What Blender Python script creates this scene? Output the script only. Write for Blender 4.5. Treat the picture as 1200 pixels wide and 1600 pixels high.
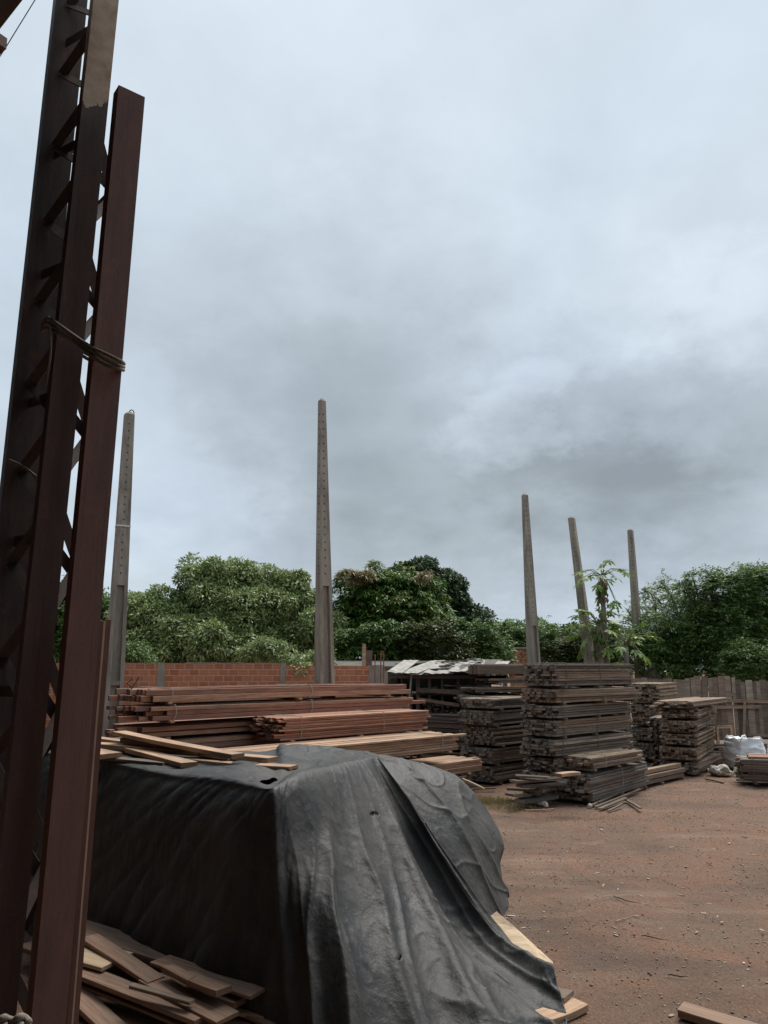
import bpy, math, random
import numpy as np
from mathutils import Vector, Matrix, noise
R = math.radians
random.seed(7); rng = np.random.default_rng(7)
S = bpy.context.scene
for o in list(bpy.data.objects): bpy.data.objects.remove(o)

# ---------------------------------------------------------------- camera
PITCH, H, F = R(11.54), 2.3, 1200.0
cam = bpy.data.objects.new('camera', bpy.data.cameras.new('camera'))
S.collection.objects.link(cam); S.camera = cam
cam.location = (0, 0, H); cam.rotation_euler = (R(90) + PITCH, 0, 0)
cam.data.sensor_fit = 'VERTICAL'; cam.data.sensor_height = 36; cam.data.lens = 36 * F / 1600
cam.data.clip_start = .05; cam.data.clip_end = 2000
CP, SP = math.cos(PITCH), math.sin(PITCH)

def ray(px, py):
    v = (py - 800) / F; x = (px - 600) / F
    return Vector((x, CP + v * SP, SP - v * CP))
def at(px, py, D):                      # point seen at photo pixel px,py at ground distance D
    r = ray(px, py); s = D / r.y
    return Vector((r.x * s, D, H + r.z * s))
def onz(px, py, z):                     # point seen at px,py at height z
    r = ray(px, py); s = (z - H) / r.z
    return Vector((r.x * s, r.y * s, z))
def zp(py, D): return at(600, py, D).z

# ---------------------------------------------------------------- world, sun, exposure
S.view_settings.view_transform = 'Standard'; S.view_settings.look = 'None'
S.view_settings.exposure = .98; S.view_settings.gamma = 1
S.cycles.max_bounces = 6; S.cycles.diffuse_bounces = 3; S.cycles.glossy_bounces = 2
S.cycles.transparent_max_bounces = 4

class NT:
    def __init__(s, tree): s.t = tree; s.n = tree.nodes; s.l = tree.links
    def new(s, typ, **kw):
        nd = s.n.new(typ); ins = kw.pop('i', {})
        for k, v in kw.items(): setattr(nd, k, v)
        for k, v in ins.items():
            sock = nd.inputs[k]
            if isinstance(v, bpy.types.NodeSocket): s.l.new(v, sock)
            else: sock.default_value = v
        return nd
    def math(s, op, a, b=0.5, c=None, clamp=False):
        ins = {0: a, 1: b}
        if c is not None: ins[2] = c
        return s.new('ShaderNodeMath', operation=op, use_clamp=clamp, i=ins).outputs[0]
    def vmath(s, op, a, b):
        nd = s.new('ShaderNodeVectorMath', operation=op, i={0: a, 1: b}); return nd
    def noise(s, vec, scale, detail=4, rough=.55, dist=0, out='Fac'):
        return s.new('ShaderNodeTexNoise', i={'Vector': vec, 'Scale': scale, 'Detail': detail, 'Roughness': rough, 'Distortion': dist}).outputs[out]
    def ramp(s, fac, stops, interp='LINEAR'):
        nd = s.new('ShaderNodeValToRGB', i={'Fac': fac}); cr = nd.color_ramp; cr.interpolation = interp
        while len(cr.elements) < len(stops): cr.elements.new(.5)
        for e, (p, c) in zip(cr.elements, stops):
            e.position = p; e.color = (*c, 1) if len(c) == 3 else c
        return nd.outputs[0]
    def mix(s, fac, a, b, mode='MIX'):
        nd = s.new('ShaderNodeMix', data_type='RGBA', blend_type=mode)
        for idx, v in ((0, fac), (6, a), (7, b)):
            if isinstance(v, bpy.types.NodeSocket): s.l.new(v, nd.inputs[idx])
            else: nd.inputs[idx].default_value = (*v, 1) if isinstance(v, tuple) and len(v) == 3 else v
        return nd.outputs[2]
    def mapv(s, vec, scale=(1, 1, 1), loc=(0, 0, 0), rot=(0, 0, 0)):
        return s.new('ShaderNodeMapping', i={'Vector': vec, 'Scale': scale, 'Location': loc, 'Rotation': rot}).outputs[0]

SUN_EL, SUN_AZ = R(58), R(35)           # azimuth east of north (+Y)
W = bpy.data.worlds.new('World'); S.world = W; W.use_nodes = True
wn = NT(W.node_tree); W.node_tree.nodes.clear()
tc = wn.new('ShaderNodeTexCoord').outputs['Generated']
sky = wn.new('ShaderNodeTexSky', sky_type='NISHITA', sun_disc=False, sun_elevation=SUN_EL, sun_rotation=SUN_AZ)
sep = wn.new('ShaderNodeSeparateXYZ', i={0: tc})
zz = wn.math('ADD', wn.math('MAXIMUM', sep.outputs[2], 0.0), .22)
pl = wn.new('ShaderNodeCombineXYZ', i={0: wn.math('DIVIDE', sep.outputs[0], zz), 1: wn.math('DIVIDE', sep.outputs[1], zz), 2: 0.0}).outputs[0]
# cloud deck: large soft masses plus finer billows, and the brighter and darker patches it holds
n1 = wn.noise(wn.mapv(pl, (.8, .55, 1), (3.1, 1.7, 0)), 1.5, 4, .5, .35)
n2 = wn.noise(wn.mapv(pl, (1, .8, 1), (7.3, 2.2, 0)), 3.6, 6, .55, .3)
val = wn.math('ADD', wn.math('MULTIPLY', wn.math('SUBTRACT', n1, .5), .36), wn.math('MULTIPLY', wn.math('SUBTRACT', n2, .5), .36))
warp = wn.noise(wn.mapv(tc, (1, 1, 1.6)), 4.5, 6, .62, 0, 'Color')
wv = wn.vmath('MULTIPLY', wn.vmath('SUBTRACT', warp, (.5, .5, .5)).outputs[0], (.34, .34, .34)).outputs[0]
dirw = wn.vmath('NORMALIZE', wn.vmath('ADD', tc, wv).outputs[0], (0, 0, 0)).outputs[0]
for px, py, rad, amp in ((20, 130, 17, .20), (430, 90, 13, .09), (1080, 120, 20, .17), (990, 330, 12, .09),
                         (330, 560, 15, -.10), (600, 560, 11, -.10), (640, 730, 8, -.10), (838, 662, 2.8, .26), (1040, 590, 5.0, .18),
                         (975, 705, 7, -.27), (1110, 735, 7, -.16), (900, 780, 6, -.08), (1150, 560, 7, -.04), (780, 250, 9, -.06), (250, 785, 6, .17),
                         (420, 740, 7, -.05), (300, 890, 6, .05), (760, 960, 6, .12), (700, 860, 7, -.07), (960, 860, 7, -.04), (1150, 880, 6, .05)):
    d = ray(px, py).normalized()
    dt = wn.vmath('DOT_PRODUCT', dirw, tuple(d)).outputs['Value']
    t = wn.new('ShaderNodeMapRange', interpolation_type='SMOOTHSTEP', i={0: dt, 1: math.cos(R(rad * 1.7)), 2: 1.0, 3: 0.0, 4: amp}).outputs[0]
    val = wn.math('ADD', val, t)
val = wn.math('ADD', val, .50)
cl = wn.ramp(val, [(0, (.24, .275, .30)), (.2, (.335, .385, .42)), (.42, (.41, .465, .515)), (.6, (.50, .575, .64)), (.8, (.61, .695, .765)), (1, (.74, .82, .86))])
tint = wn.noise(wn.mapv(pl, (1, .7, 1), (1, 9, 0)), 1.3, 2)
cl = wn.mix(wn.math('MULTIPLY', wn.math('SUBTRACT', tint, .40), 1.6, clamp=True), cl, (.96, .98, 1.07), 'MULTIPLY')
up = wn.new('ShaderNodeMapRange', i={0: sep.outputs[2], 1: -.12, 2: -.02, 3: 0.0, 4: 1.0}).outputs[0]
cl = wn.mix(up, (.10, .085, .075), cl)
nish = wn.mix(1.0, sky.outputs[0], (.08, .08, .08), 'MULTIPLY')
fin = wn.mix(.95, nish, cl)
bg = wn.new('ShaderNodeBackground', i={'Color': fin, 'Strength': .615})
wn.l.new(bg.outputs[0], wn.new('ShaderNodeOutputWorld').inputs[0])

sd = bpy.data.lights.new('sun', 'SUN'); sd.energy = 2.2; sd.angle = R(36); sd.color = (1, .96, .9)
sun = bpy.data.objects.new('sun', sd); S.collection.objects.link(sun)
sdir = Vector((math.sin(SUN_AZ) * math.cos(SUN_EL), math.cos(SUN_AZ) * math.cos(SUN_EL), math.sin(SUN_EL)))
sun.rotation_euler = sdir.to_track_quat('Z', 'Y').to_euler()

# ---------------------------------------------------------------- materials
def mat(name):
    m = bpy.data.materials.new(name); m.use_nodes = True; m.node_tree.nodes.clear()
    n = NT(m.node_tree); b = n.new('ShaderNodeBsdfPrincipled'); n.l.new(b.outputs[0], n.new('ShaderNodeOutputMaterial').inputs[0])
    return m, n, b
def setb(n, b, **kw):
    for k, v in kw.items():
        k = k.replace('_', ' ')
        if isinstance(v, bpy.types.NodeSocket): n.l.new(v, b.inputs[k])
        else: b.inputs[k].default_value = (*v, 1) if isinstance(v, tuple) and len(v) == 3 else v
def bump(n, b, h, strength=.4, dist=.01):
    n.l.new(n.new('ShaderNodeBump', i={'Height': h, 'Strength': strength, 'Distance': dist}).outputs[0], b.inputs['Normal'])

def wood(name, cols, grain=1.0, rough=.75, stain=.35, staincol=(.05, .045, .04)):
    m, n, b = mat(name)
    isl = n.new('ShaderNodeNewGeometry').outputs['Random Per Island']
    oc = n.new('ShaderNodeTexCoord').outputs['Object']
    off = n.new('ShaderNodeCombineXYZ', i={0: n.math('MULTIPLY', isl, 37.0), 1: n.math('MULTIPLY', isl, 91.0), 2: n.math('MULTIPLY', isl, 53.0)}).outputs[0]
    p = n.vmath('ADD', oc, off).outputs[0]
    base = n.ramp(isl, [(i / (len(cols) - 1), c) for i, c in enumerate(cols)])
    g1 = n.noise(n.mapv(p, (1.2, 34, 34)), 1.6 * grain, 5, .65, .6)
    g2 = n.noise(n.mapv(p, (4, 120, 120)), 1.5 * grain, 2, .6)
    gg = n.math('ADD', n.math('MULTIPLY', g1, .7), n.math('MULTIPLY', g2, .3))
    c = n.mix(1.0, base, n.ramp(gg, [(.30, (.34, .30, .28)), (.48, (.88, .87, .86)), (.70, (1.45, 1.4, 1.32))]), 'MULTIPLY')
    st = n.noise(n.mapv(p, (.8, 3, 3)), 2.2, 5, .65)
    c = n.mix(n.math('MULTIPLY', n.ramp(st, [(.45, (0, 0, 0)), (.68, (1, 1, 1))]), stain), c, staincol)
    setb(n, b, Base_Color=c, Roughness=rough, Specular_IOR_Level=.3)
    bump(n, b, gg, .5, .006); return m
def endgrain(name, c1, c2):
    m, n, b = mat(name)
    isl = n.new('ShaderNodeNewGeometry').outputs['Random Per Island']
    oc = n.new('ShaderNodeTexCoord').outputs['Object']
    nz = n.noise(oc, 45, 4, .7)
    c = n.mix(n.math('MULTIPLY', n.math('ADD', nz, n.math('MULTIPLY', isl, 1.6)), .46, clamp=True), c1, c2)
    setb(n, b, Base_Color=c, Roughness=.9, Specular_IOR_Level=.2); bump(n, b, nz, .6, .01); return m
M = {}
M['red'] = wood('fresh_red_wood', [(.38, .15, .09), (.50, .235, .14), (.26, .115, .08), (.50, .31, .20), (.34, .17, .115), (.30, .20, .155), (.24, .15, .12)], stain=.5, staincol=(.12, .085, .07))
M['redend'] = endgrain('fresh_red_wood_ends', (.06, .032, .026), (.19, .10, .075))
M['tan'] = wood('tan_wood', [(.42, .27, .175), (.28, .165, .11), (.50, .345, .225), (.36, .205, .135), (.31, .215, .15)], stain=.6, staincol=(.12, .09, .07))
M['tanend'] = endgrain('tan_wood_ends', (.10, .06, .04), (.28, .18, .11))
M['grey'] = wood('weathered_grey_wood', [(.20, .17, .145), (.13, .112, .10), (.27, .225, .18), (.17, .135, .11), (.11, .095, .085), (.24, .165, .115), (.16, .13, .11), (.42, .36, .285)], stain=.55, staincol=(.06, .052, .047))
M['greyend'] = endgrain('weathered_grey_wood_ends', (.04, .034, .03), (.36, .305, .25))
M['old'] = wood('old_brown_wood', [(.26, .19, .13), (.18, .13, .10), (.34, .24, .155), (.15, .115, .09), (.38, .285, .19), (.24, .145, .11)], stain=.45, staincol=(.06, .052, .045))
M['oldend'] = endgrain('old_brown_wood_ends', (.045, .035, .03), (.38, .29, .215))
M['scrap'] = wood('scrap_wood', [(.36, .205, .13), (.30, .14, .09), (.44, .29, .19), (.24, .15, .105), (.36, .17, .11), (.40, .30, .21)], stain=.55, staincol=(.16, .13, .095))
M['scrapend'] = endgrain('scrap_wood_ends', (.10, .06, .045), (.25, .16, .11))
M['fence'] = wood('grey_fence_board', [(.34, .27, .21), (.20, .155, .125), (.46, .385, .31), (.25, .19, .155), (.38, .275, .20), (.16, .13, .11), (.42, .33, .25), (.30, .26, .22)], grain=.8, stain=.45, staincol=(.075, .06, .05))

def simple(name, c1, c2, scale=6, rough=.8, bs=.3, bd=.01, metal=0, spec=.4, detail=6):
    m, n, b = mat(name); oc = n.new('ShaderNodeTexCoord').outputs['Object']
    nz = n.noise(oc, scale, detail, .62)
    setb(n, b, Base_Color=n.ramp(nz, [(.3, c1), (.7, c2)]), Roughness=rough, Metallic=metal, Specular_IOR_Level=spec)
    bump(n, b, nz, bs, bd); return m
def steel(name, c1, c2, c3, pale_above=None):
    m, n, b = mat(name); oc = n.new('ShaderNodeTexCoord').outputs['Object']
    a = n.noise(n.mapv(oc, (4, 4, .9)), 1.5, 8, .68, .5); f = n.noise(oc, 60, 3, .6)
    sc = n.noise(n.mapv(oc, (45, 45, .9)), 2, 4, .6); rs = n.noise(n.mapv(oc, (7, 7, 5)), 1.6, 8, .75)
    c = n.ramp(a, [(.3, c1), (.5, c2), (.72, c3)])
    c = n.mix(n.math('MULTIPLY', n.ramp(rs, [(.55, (0, 0, 0)), (.72, (1, 1, 1))]), .55), c, (.23, .10, .05))
    c = n.mix(n.math('MULTIPLY', n.ramp(sc, [(.52, (0, 0, 0)), (.66, (1, 1, 1))]), .3), c, (.045, .035, .032))
    if pale_above:
        z = n.new('ShaderNodeSeparateXYZ', i={0: oc}).outputs[2]; e = n.noise(n.mapv(oc, (6, 6, 2.5)), 1.2, 5, .6)
        k = n.math('GREATER_THAN', n.math('ADD', z, n.math('MULTIPLY', n.math('SUBTRACT', e, .5), .8)), pale_above)
        pw = n.ramp(n.noise(oc, 7, 7, .7), [(.3, (.30, .21, .145)), (.5, (.46, .35, .25)), (.7, (.56, .45, .34))])
        c = n.mix(k, c, pw)
    setb(n, b, Base_Color=c, Roughness=n.math('MULTIPLY_ADD', f, .3, .48), Specular_IOR_Level=.3)
    bump(n, b, n.math('ADD', f, n.math('MULTIPLY', rs, 1.5)), .2, .004); return m
M['steel_dark'] = steel('dark_primer_steel', (.05, .042, .04), (.08, .062, .056), (.13, .095, .08))
M['steel_brown'] = steel('brown_primer_steel', (.075, .05, .045), (.105, .07, .063), (.155, .095, .08), pale_above=5.72)
M['steel_red'] = steel('red_oxide_primer_steel', (.10, .056, .046), (.138, .072, .058), (.19, .095, .07))
M['steel_pale'] = simple('bare_pale_steel', (.34, .25, .175), (.50, .40, .30), 3.5, .7)
def concrete():
    m, n, b = mat('cast_concrete'); oc = n.new('ShaderNodeTexCoord').outputs['Object']
    a = n.noise(n.mapv(oc, (6, 6, 1.2)), 1, 7, .65); f = n.noise(oc, 55, 3, .6)
    c = n.ramp(a, [(.28, (.16, .14, .115)), (.5, (.30, .265, .22)), (.72, (.44, .395, .33))])
    st = n.noise(n.mapv(oc, (14, 14, 1.0)), 1, 5, .7)
    c = n.mix(n.math('MULTIPLY', n.ramp(st, [(.58, (0, 0, 0)), (.68, (1, 1, 1))]), .55), c, (.075, .065, .058))
    setb(n, b, Base_Color=c, Roughness=.9, Specular_IOR_Level=.2); bump(n, b, f, .4, .008); return m
M['concrete'] = concrete()
M['near_black'] = simple('near_black_flat', (.02, .02, .02), (.035, .03, .03), 5)  # paints the shade inside pole holes; also the plain twig and cable colour
M['white_paint'] = simple('white_band', (.6, .6, .58), (.75, .75, .73), 8)
M['iron'] = simple('rusty_iron', (.07, .035, .025), (.16, .07, .045), 20)
M['rope'] = simple('old_rope', (.12, .10, .08), (.24, .21, .17), 90, .9, .8, .004)
M['strap'] = simple('pale_twine', (.30, .27, .22), (.46, .43, .36), 30)
M['strapblue'] = simple('faded_green_band', (.22, .33, .31), (.38, .50, .47), 30, .5)
M['strapdark'] = simple('dull_twine', (.10, .09, .075), (.18, .16, .13), 30)
M['roof'] = simple('pale_roof_sheet', (.17, .16, .14), (.46, .44, .39), 4, .85)
M['slab'] = simple('grey_roof_sheet', (.10, .095, .085), (.18, .17, .155), 2.5, .95, spec=.05)
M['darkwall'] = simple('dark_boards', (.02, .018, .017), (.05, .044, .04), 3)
M['render'] = simple('cement_render', (.28, .25, .21), (.42, .385, .33), 4, .9)
M['trunk'] = simple('bark', (.06, .05, .04), (.17, .145, .12), 9, .9, .8, .03)
M['ptrunk'] = simple('papaya_bark', (.16, .14, .11), (.30, .27, .22), 14, .9, .6, .02)
M['stalk'] = simple('pale_green_stalk', (.16, .20, .09), (.25, .27, .13), 10)
M['bag'] = simple('white_woven_bag', (.68, .69, .70), (.82, .83, .84), 12, .6, .6, .02)
M['sack'] = simple('dirty_white_sack', (.30, .27, .22), (.66, .62, .54), 5, .8, .7, .03)
M['ply'] = wood('pale_plywood', [(.46, .35, .235), (.50, .38, .25)], grain=.35, stain=.5, staincol=(.27, .20, .14))
M['rust_sheet'] = simple('rust_red_sheet', (.20, .07, .04), (.33, .13, .08), 6)
M['shedroof'] = simple('shed_roof_steel', (.035, .03, .028), (.07, .055, .05), 3, .6)

def brick():
    m, n, b = mat('hollow_clay_brick'); oc = n.new('ShaderNodeTexCoord').outputs['Object']
    s = n.new('ShaderNodeSeparateXYZ', i={0: oc})
    v = n.new('ShaderNodeCombineXYZ', i={0: s.outputs[0], 1: s.outputs[2], 2: 0.0}).outputs[0]
    wv = n.vmath('ADD', v, n.vmath('MULTIPLY', n.noise(oc, 6, 2, .5, 0, 'Color'), (.02, .02, 0)).outputs[0]).outputs[0]
    bt = n.new('ShaderNodeTexBrick', offset=.5, i={'Vector': wv, 'Color1': (.55, .185, .095, 1), 'Color2': (.70, .29, .155, 1), 'Mortar': (.62, .45, .34, 1),
        'Scale': 1.0, 'Mortar Size': .013, 'Mortar Smooth': .2, 'Bias': -.1, 'Brick Width': .22, 'Row Height': .135})
    gr = n.new('ShaderNodeTexWave', wave_type='BANDS', bands_direction='Y', i={'Vector': wv, 'Scale': 9.0, 'Distortion': .6, 'Detail': 2.0}).outputs['Fac']
    pk = n.noise(n.mapv(oc, (4, 4, 9)), 1.3, 4, .7)
    c = n.mix(n.math('MULTIPLY', gr, .22), bt.outputs[0], (.20, .075, .045))
    c = n.mix(n.math('MULTIPLY', n.ramp(pk, [(.5, (0, 0, 0)), (.65, (1, 1, 1))]), .42), c, (.42, .28, .20))
    st = n.noise(n.mapv(oc, (9, 9, 1.0)), 1, 5, .7)
    c = n.mix(n.math('MULTIPLY', n.ramp(st, [(.56, (0, 0, 0)), (.7, (1, 1, 1))]), .4), c, (.17, .10, .07))
    setb(n, b, Base_Color=c, Roughness=.9, Specular_IOR_Level=.2)
    bump(n, b, n.math('SUBTRACT', n.math('MULTIPLY', gr, .3), bt.outputs['Fac']), .7, .012); return m
M['brick'] = brick()

def tarp_mat():
    m, n, b = mat('black_plastic_tarp'); oc = n.new('ShaderNodeTexCoord').outputs['Object']
    a = n.noise(oc, 1.4, 6, .62, .8); f = n.noise(n.mapv(oc, (1.5, 1.5, .6)), 4.0, 8, .60, .5); g = n.noise(oc, 150, 2, .5)
    s = n.noise(n.mapv(oc, (9, 9, 1.1)), 1, 5, .65)
    cr = n.new('ShaderNodeTexVoronoi', feature='DISTANCE_TO_EDGE', i={'Vector': n.vmath('ADD', oc, n.vmath('MULTIPLY', n.noise(oc, 2.5, 3, .5, 0, 'Color'), (.6, .6, .6)).outputs[0]).outputs[0], 'Scale': 3.2}).outputs['Distance']
    dust = n.math('MULTIPLY', n.ramp(a, [(.36, (0, 0, 0)), (.68, (1, 1, 1))]), n.ramp(s, [(.3, (.2, .2, .2)), (.7, (1, 1, 1))]))
    c = n.mix(dust, (.021, .0215, .022), (.080, .072, .062))
    edge = n.ramp(cr, [(0.0, (1, 1, 1)), (.018, (0, 0, 0))])
    c = n.mix(n.math('MULTIPLY', edge, n.math('MULTIPLY', s, .30)), c, (.13, .125, .115))
    setb(n, b, Base_Color=c, Roughness=n.math('MULTIPLY_ADD', dust, .25, .52), Specular_IOR_Level=.3)
    rg = n.new('ShaderNodeTexNoise', noise_type='RIDGED_MULTIFRACTAL', normalize=False, i={'Vector': n.mapv(oc, (1.3, 1.3, .75)), 'Scale': 3.2, 'Detail': 5.0, 'Roughness': .55, 'Lacunarity': 2.1, 'Offset': 1.0, 'Gain': 2.0}).outputs['Fac']
    c = n.mix(n.math('MULTIPLY', n.ramp(n.math('MULTIPLY', rg, .25), [(.55, (0, 0, 0)), (.95, (1, 1, 1))]), n.math('MULTIPLY', s, .5)), c, (.12, .112, .10))
    h = n.math('ADD', n.math('MULTIPLY', f, .9), n.math('MULTIPLY', rg, .30))
    h = n.math('ADD', h, n.math('MULTIPLY', g, .012))
    bump(n, b, h, .36, .04); return m
M['tarp'] = tarp_mat()

def ground_mat():
    m, n, b = mat('packed_dirt'); oc = n.new('ShaderNodeTexCoord').outputs['Object']
    a = n.noise(n.mapv(oc, (1, 1, 1)), .42, 7, .62, .6); c2 = n.noise(oc, 1.9, 7, .7, .4)
    f = n.noise(oc, 32, 7, .8); sp = n.noise(oc, 80, 3, .75)
    base = n.ramp(a, [(.34, (.125, .078, .054)), (.46, (.185, .108, .070)), (.55, (.235, .124, .077)), (.66, (.19, .120, .080)), (.76, (.145, .10, .074))])
    base = n.mix(n.ramp(c2, [(.42, (0, 0, 0)), (.66, (.75, .75, .75))]), base, (.185, .130, .092))
    base = n.mix(n.math('MULTIPLY', n.ramp(f, [(.35, (1, 1, 1)), (.52, (0, 0, 0))]), .8), base, (.065, .046, .04))
    base = n.mix(n.ramp(sp, [(.60, (0, 0, 0)), (.67, (.8, .8, .8))]), base, (.40, .33, .28))
    dry = n.noise(n.mapv(oc, (.45, 1.7, 1), (9, 1, 0), (0, 0, R(-12))), 1.1, 7, .7)
    base = n.mix(n.math('MULTIPLY', n.ramp(dry, [(.54, (0, 0, 0)), (.66, (1, 1, 1))]), .5), base, (.30, .215, .155))
    damp = n.noise(n.mapv(oc, (.5, 1.4, 1), (4, 2, 0), (0, 0, R(35))), .9, 5, .6)
    base = n.mix(n.math('MULTIPLY', n.ramp(damp, [(.5, (0, 0, 0)), (.64, (1, 1, 1))]), .45), base, (.085, .06, .052))
    setb(n, b, Base_Color=base, Roughness=.92, Specular_IOR_Level=.25)
    h = n.math('ADD', n.math('MULTIPLY', f, .6), n.math('ADD', n.math('MULTIPLY', sp, .25), c2))
    bump(n, b, h, .85, .045); return m
M['ground'] = ground_mat()

def leafmat(name, cols, spec=.4, rough=.5, trans=.25, patch=None):
    m, n, b = mat(name)
    isl = n.new('ShaderNodeNewGeometry').outputs['Random Per Island']; oc = n.new('ShaderNodeTexCoord').outputs['Object']
    cn = n.noise(oc, .9, 4, .6)
    f = n.math('MULTIPLY_ADD', isl, .6, n.math('MULTIPLY', cn, .55))
    c = n.ramp(n.math('SUBTRACT', f, .1), [(i / (len(cols) - 1) * .8 + .1, c) for i, c in enumerate(cols)])
    setb(n, b, Base_Color=c, Roughness=rough, Specular_IOR_Level=spec)
    tr = n.new('ShaderNodeBsdfTranslucent', i={'Color': c})
    mx = n.new('ShaderNodeMixShader', i={0: trans, 1: b.outputs[0], 2: tr.outputs[0]})
    n.l.new(mx.outputs[0], [x for x in n.n if x.type == 'OUTPUT_MATERIAL'][0].inputs[0]); return m
M['leaf_silver'] = leafmat('silvery_green_leaf', [(.09, .145, .038), (.18, .25, .075), (.30, .38, .14), (.50, .54, .30)], spec=.6)
M['leaf_mango'] = leafmat('mango_leaf', [(.035, .085, .018), (.065, .145, .026), (.12, .22, .035), (.22, .33, .05)], spec=.5)
M['leaf_mangonew'] = leafmat('young_mango_leaf', [(.12, .17, .03), (.17, .22, .05), (.24, .26, .07)])
M['leaf_rust'] = leafmat('rusty_new_leaf', [(.24, .18, .09), (.34, .27, .14), (.30, .30, .16)])
M['leaf_dark'] = leafmat('dark_leaf', [(.022, .05, .02), (.04, .08, .028), (.075, .125, .04)])
M['leaf_bush'] = leafmat('bush_leaf', [(.05, .10, .025), (.085, .165, .04), (.14, .225, .055), (.22, .30, .085)])
M['leaf_olive'] = leafmat('olive_leaf', [(.05, .07, .022), (.085, .115, .032), (.13, .165, .05)])
M['leaf_acacia'] = leafmat('fine_feathery_leaf', [(.07, .135, .042), (.125, .21, .065), (.19, .30, .09), (.29, .39, .15)])
M['leaf_papaya'] = leafmat('papaya_leaf', [(.08, .16, .035), (.14, .24, .05), (.22, .32, .07), (.32, .38, .10)])
M['leaf_dry'] = leafmat('dry_leaf', [(.12, .09, .05), (.22, .18, .11)])
M['grass'] = leafmat('dry_grass', [(.17, .15, .06), (.27, .23, .10), (.36, .30, .16)])
M['bark_bit'] = leafmat('bark_bit', [(.07, .048, .038), (.12, .085, .062), (.19, .135, .10)], trans=0, spec=.2, rough=.9)
M['chip'] = leafmat('wood_chip', [(.20, .15, .11), (.34, .27, .20), (.50, .44, .36)], trans=0, spec=.2, rough=.9)
M['pebble'] = leafmat('pebble', [(.15, .105, .08), (.24, .175, .135), (.42, .37, .31)], trans=0, spec=.2, rough=.9)

# ---------------------------------------------------------------- mesh helpers
COL = S.collection
class MB:
    def __init__(s): s.v = []; s.f = []; s.m = []
    def add(s, vs, fs, mi=0):
        k = len(s.v); s.v += [tuple(v) for v in vs]
        for i, f in enumerate(fs):
            s.f.append(tuple(a + k for a in f)); s.m.append(mi if isinstance(mi, int) else mi[i])
    def box(s, lo, hi, mi=0, T=None):
        (x0, y0, z0), (x1, y1, z1) = lo, hi
        vs = [Vector(p) for p in ((x0,y0,z0),(x1,y0,z0),(x1,y1,z0),(x0,y1,z0),(x0,y0,z1),(x1,y0,z1),(x1,y1,z1),(x0,y1,z1))]
        if T is not None: vs = [T @ v for v in vs]
        s.add(vs, [(0,3,2,1),(4,5,6,7),(0,1,5,4),(1,2,6,5),(2,3,7,6),(3,0,4,7)], mi)
    def bar(s, p0, p1, w, t, mi=0, up=None):       # box bar from p0 to p1
        p0, p1 = Vector(p0), Vector(p1); d = (p1 - p0); L = d.length; x = d.normalized()
        u = Vector(up) if up else (Vector((0, 0, 1)) if abs(x.z) < .95 else Vector((0, 1, 0)))
        y = u.cross(x).normalized(); z = x.cross(y)
        T = Matrix((x, y, z)).transposed().to_4x4(); T.translation = p0
        s.box((0, -w / 2, -t / 2), (L, w / 2, t / 2), mi, T)
    def board(s, L, y0, y1, z0, z1, x0=0, nseg=4, by=0, bz=0, cut=0, ch=.0, mside=0, mend=1):
        # a sawn board with chamfered long edges, a bow and slightly uneven ends
        c = ch or min(y1 - y0, z1 - z0) * .08
        prof = [(y0 + c, z0), (y1 - c, z0), (y1, z0 + c), (y1, z1 - c), (y1 - c, z1), (y0 + c, z1), (y0, z1 - c), (y0, z0 + c)]
        vs = []
        for i in range(nseg + 1):
            t = i / nseg; b = 4 * t * (1 - t); e = (cut if i == 0 else -cut * .6 if i == nseg else 0)
            for (y, z) in prof: vs.append((x0 + L * t + e * ((y - y0) / (y1 - y0) - .5), y + by * b, z + bz * b))
        fs = []; ms = []
        for i in range(nseg):
            for j in range(8):
                a = i * 8 + j; b_ = i * 8 + (j + 1) % 8; fs.append((a, b_, b_ + 8, a + 8)); ms.append(mside)
        fs.append(tuple(range(7, -1, -1))); ms.append(mend); fs.append(tuple(nseg * 8 + j for j in range(8))); ms.append(mend)
        s.add(vs, fs, ms)
    def tube(s, pts, r, n=8, mi=0, caps=True):
        pts = [Vector(p) for p in pts]; k = len(pts); rs = r if isinstance(r, (list, tuple)) else [r] * k
        vs = []; fs = []; prev = None
        for i, p in enumerate(pts):
            d = (pts[min(i + 1, k - 1)] - pts[max(i - 1, 0)]).normalized()
            a = prev if prev is not None else (Vector((1, 0, 0)) if abs(d.x) < .8 else Vector((0, 1, 0)))
            a = (a - d * a.dot(d)).normalized(); prev = a; b = d.cross(a)
            for j in range(n):
                t = 2 * math.pi * j / n; vs.append(p + (a * math.cos(t) + b * math.sin(t)) * rs[i])
        for i in range(k - 1):
            for j in range(n): fs.append((i*n+j, i*n+(j+1)%n, (i+1)*n+(j+1)%n, (i+1)*n+j))
        if caps: fs.append(tuple(range(n - 1, -1, -1))); fs.append(tuple((k-1)*n + j for j in range(n)))
        s.add(vs, fs, mi)
    def build(s, name, mats, parent=None, loc=None, rz=None, smooth=False):
        me = bpy.data.meshes.new(name); me.from_pydata(s.v, [], s.f)
        for m in (mats if isinstance(mats, (list, tuple)) else [mats]): me.materials.append(m)
        me.polygons.foreach_set('material_index', s.m)
        if smooth: me.polygons.foreach_set('use_smooth', [True] * len(s.f))
        me.update(); o = bpy.data.objects.new(name, me); COL.objects.link(o)
        if parent: o.parent = parent
        if loc is not None: o.location = loc
        if rz is not None: o.rotation_euler = (0, 0, rz)
        return o
def tag(o, label=None, cat=None, group=None, kind=None):
    for k, v in (('label', label), ('category', cat), ('group', group), ('kind', kind)):
        if v: o[k] = v
    return o
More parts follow.
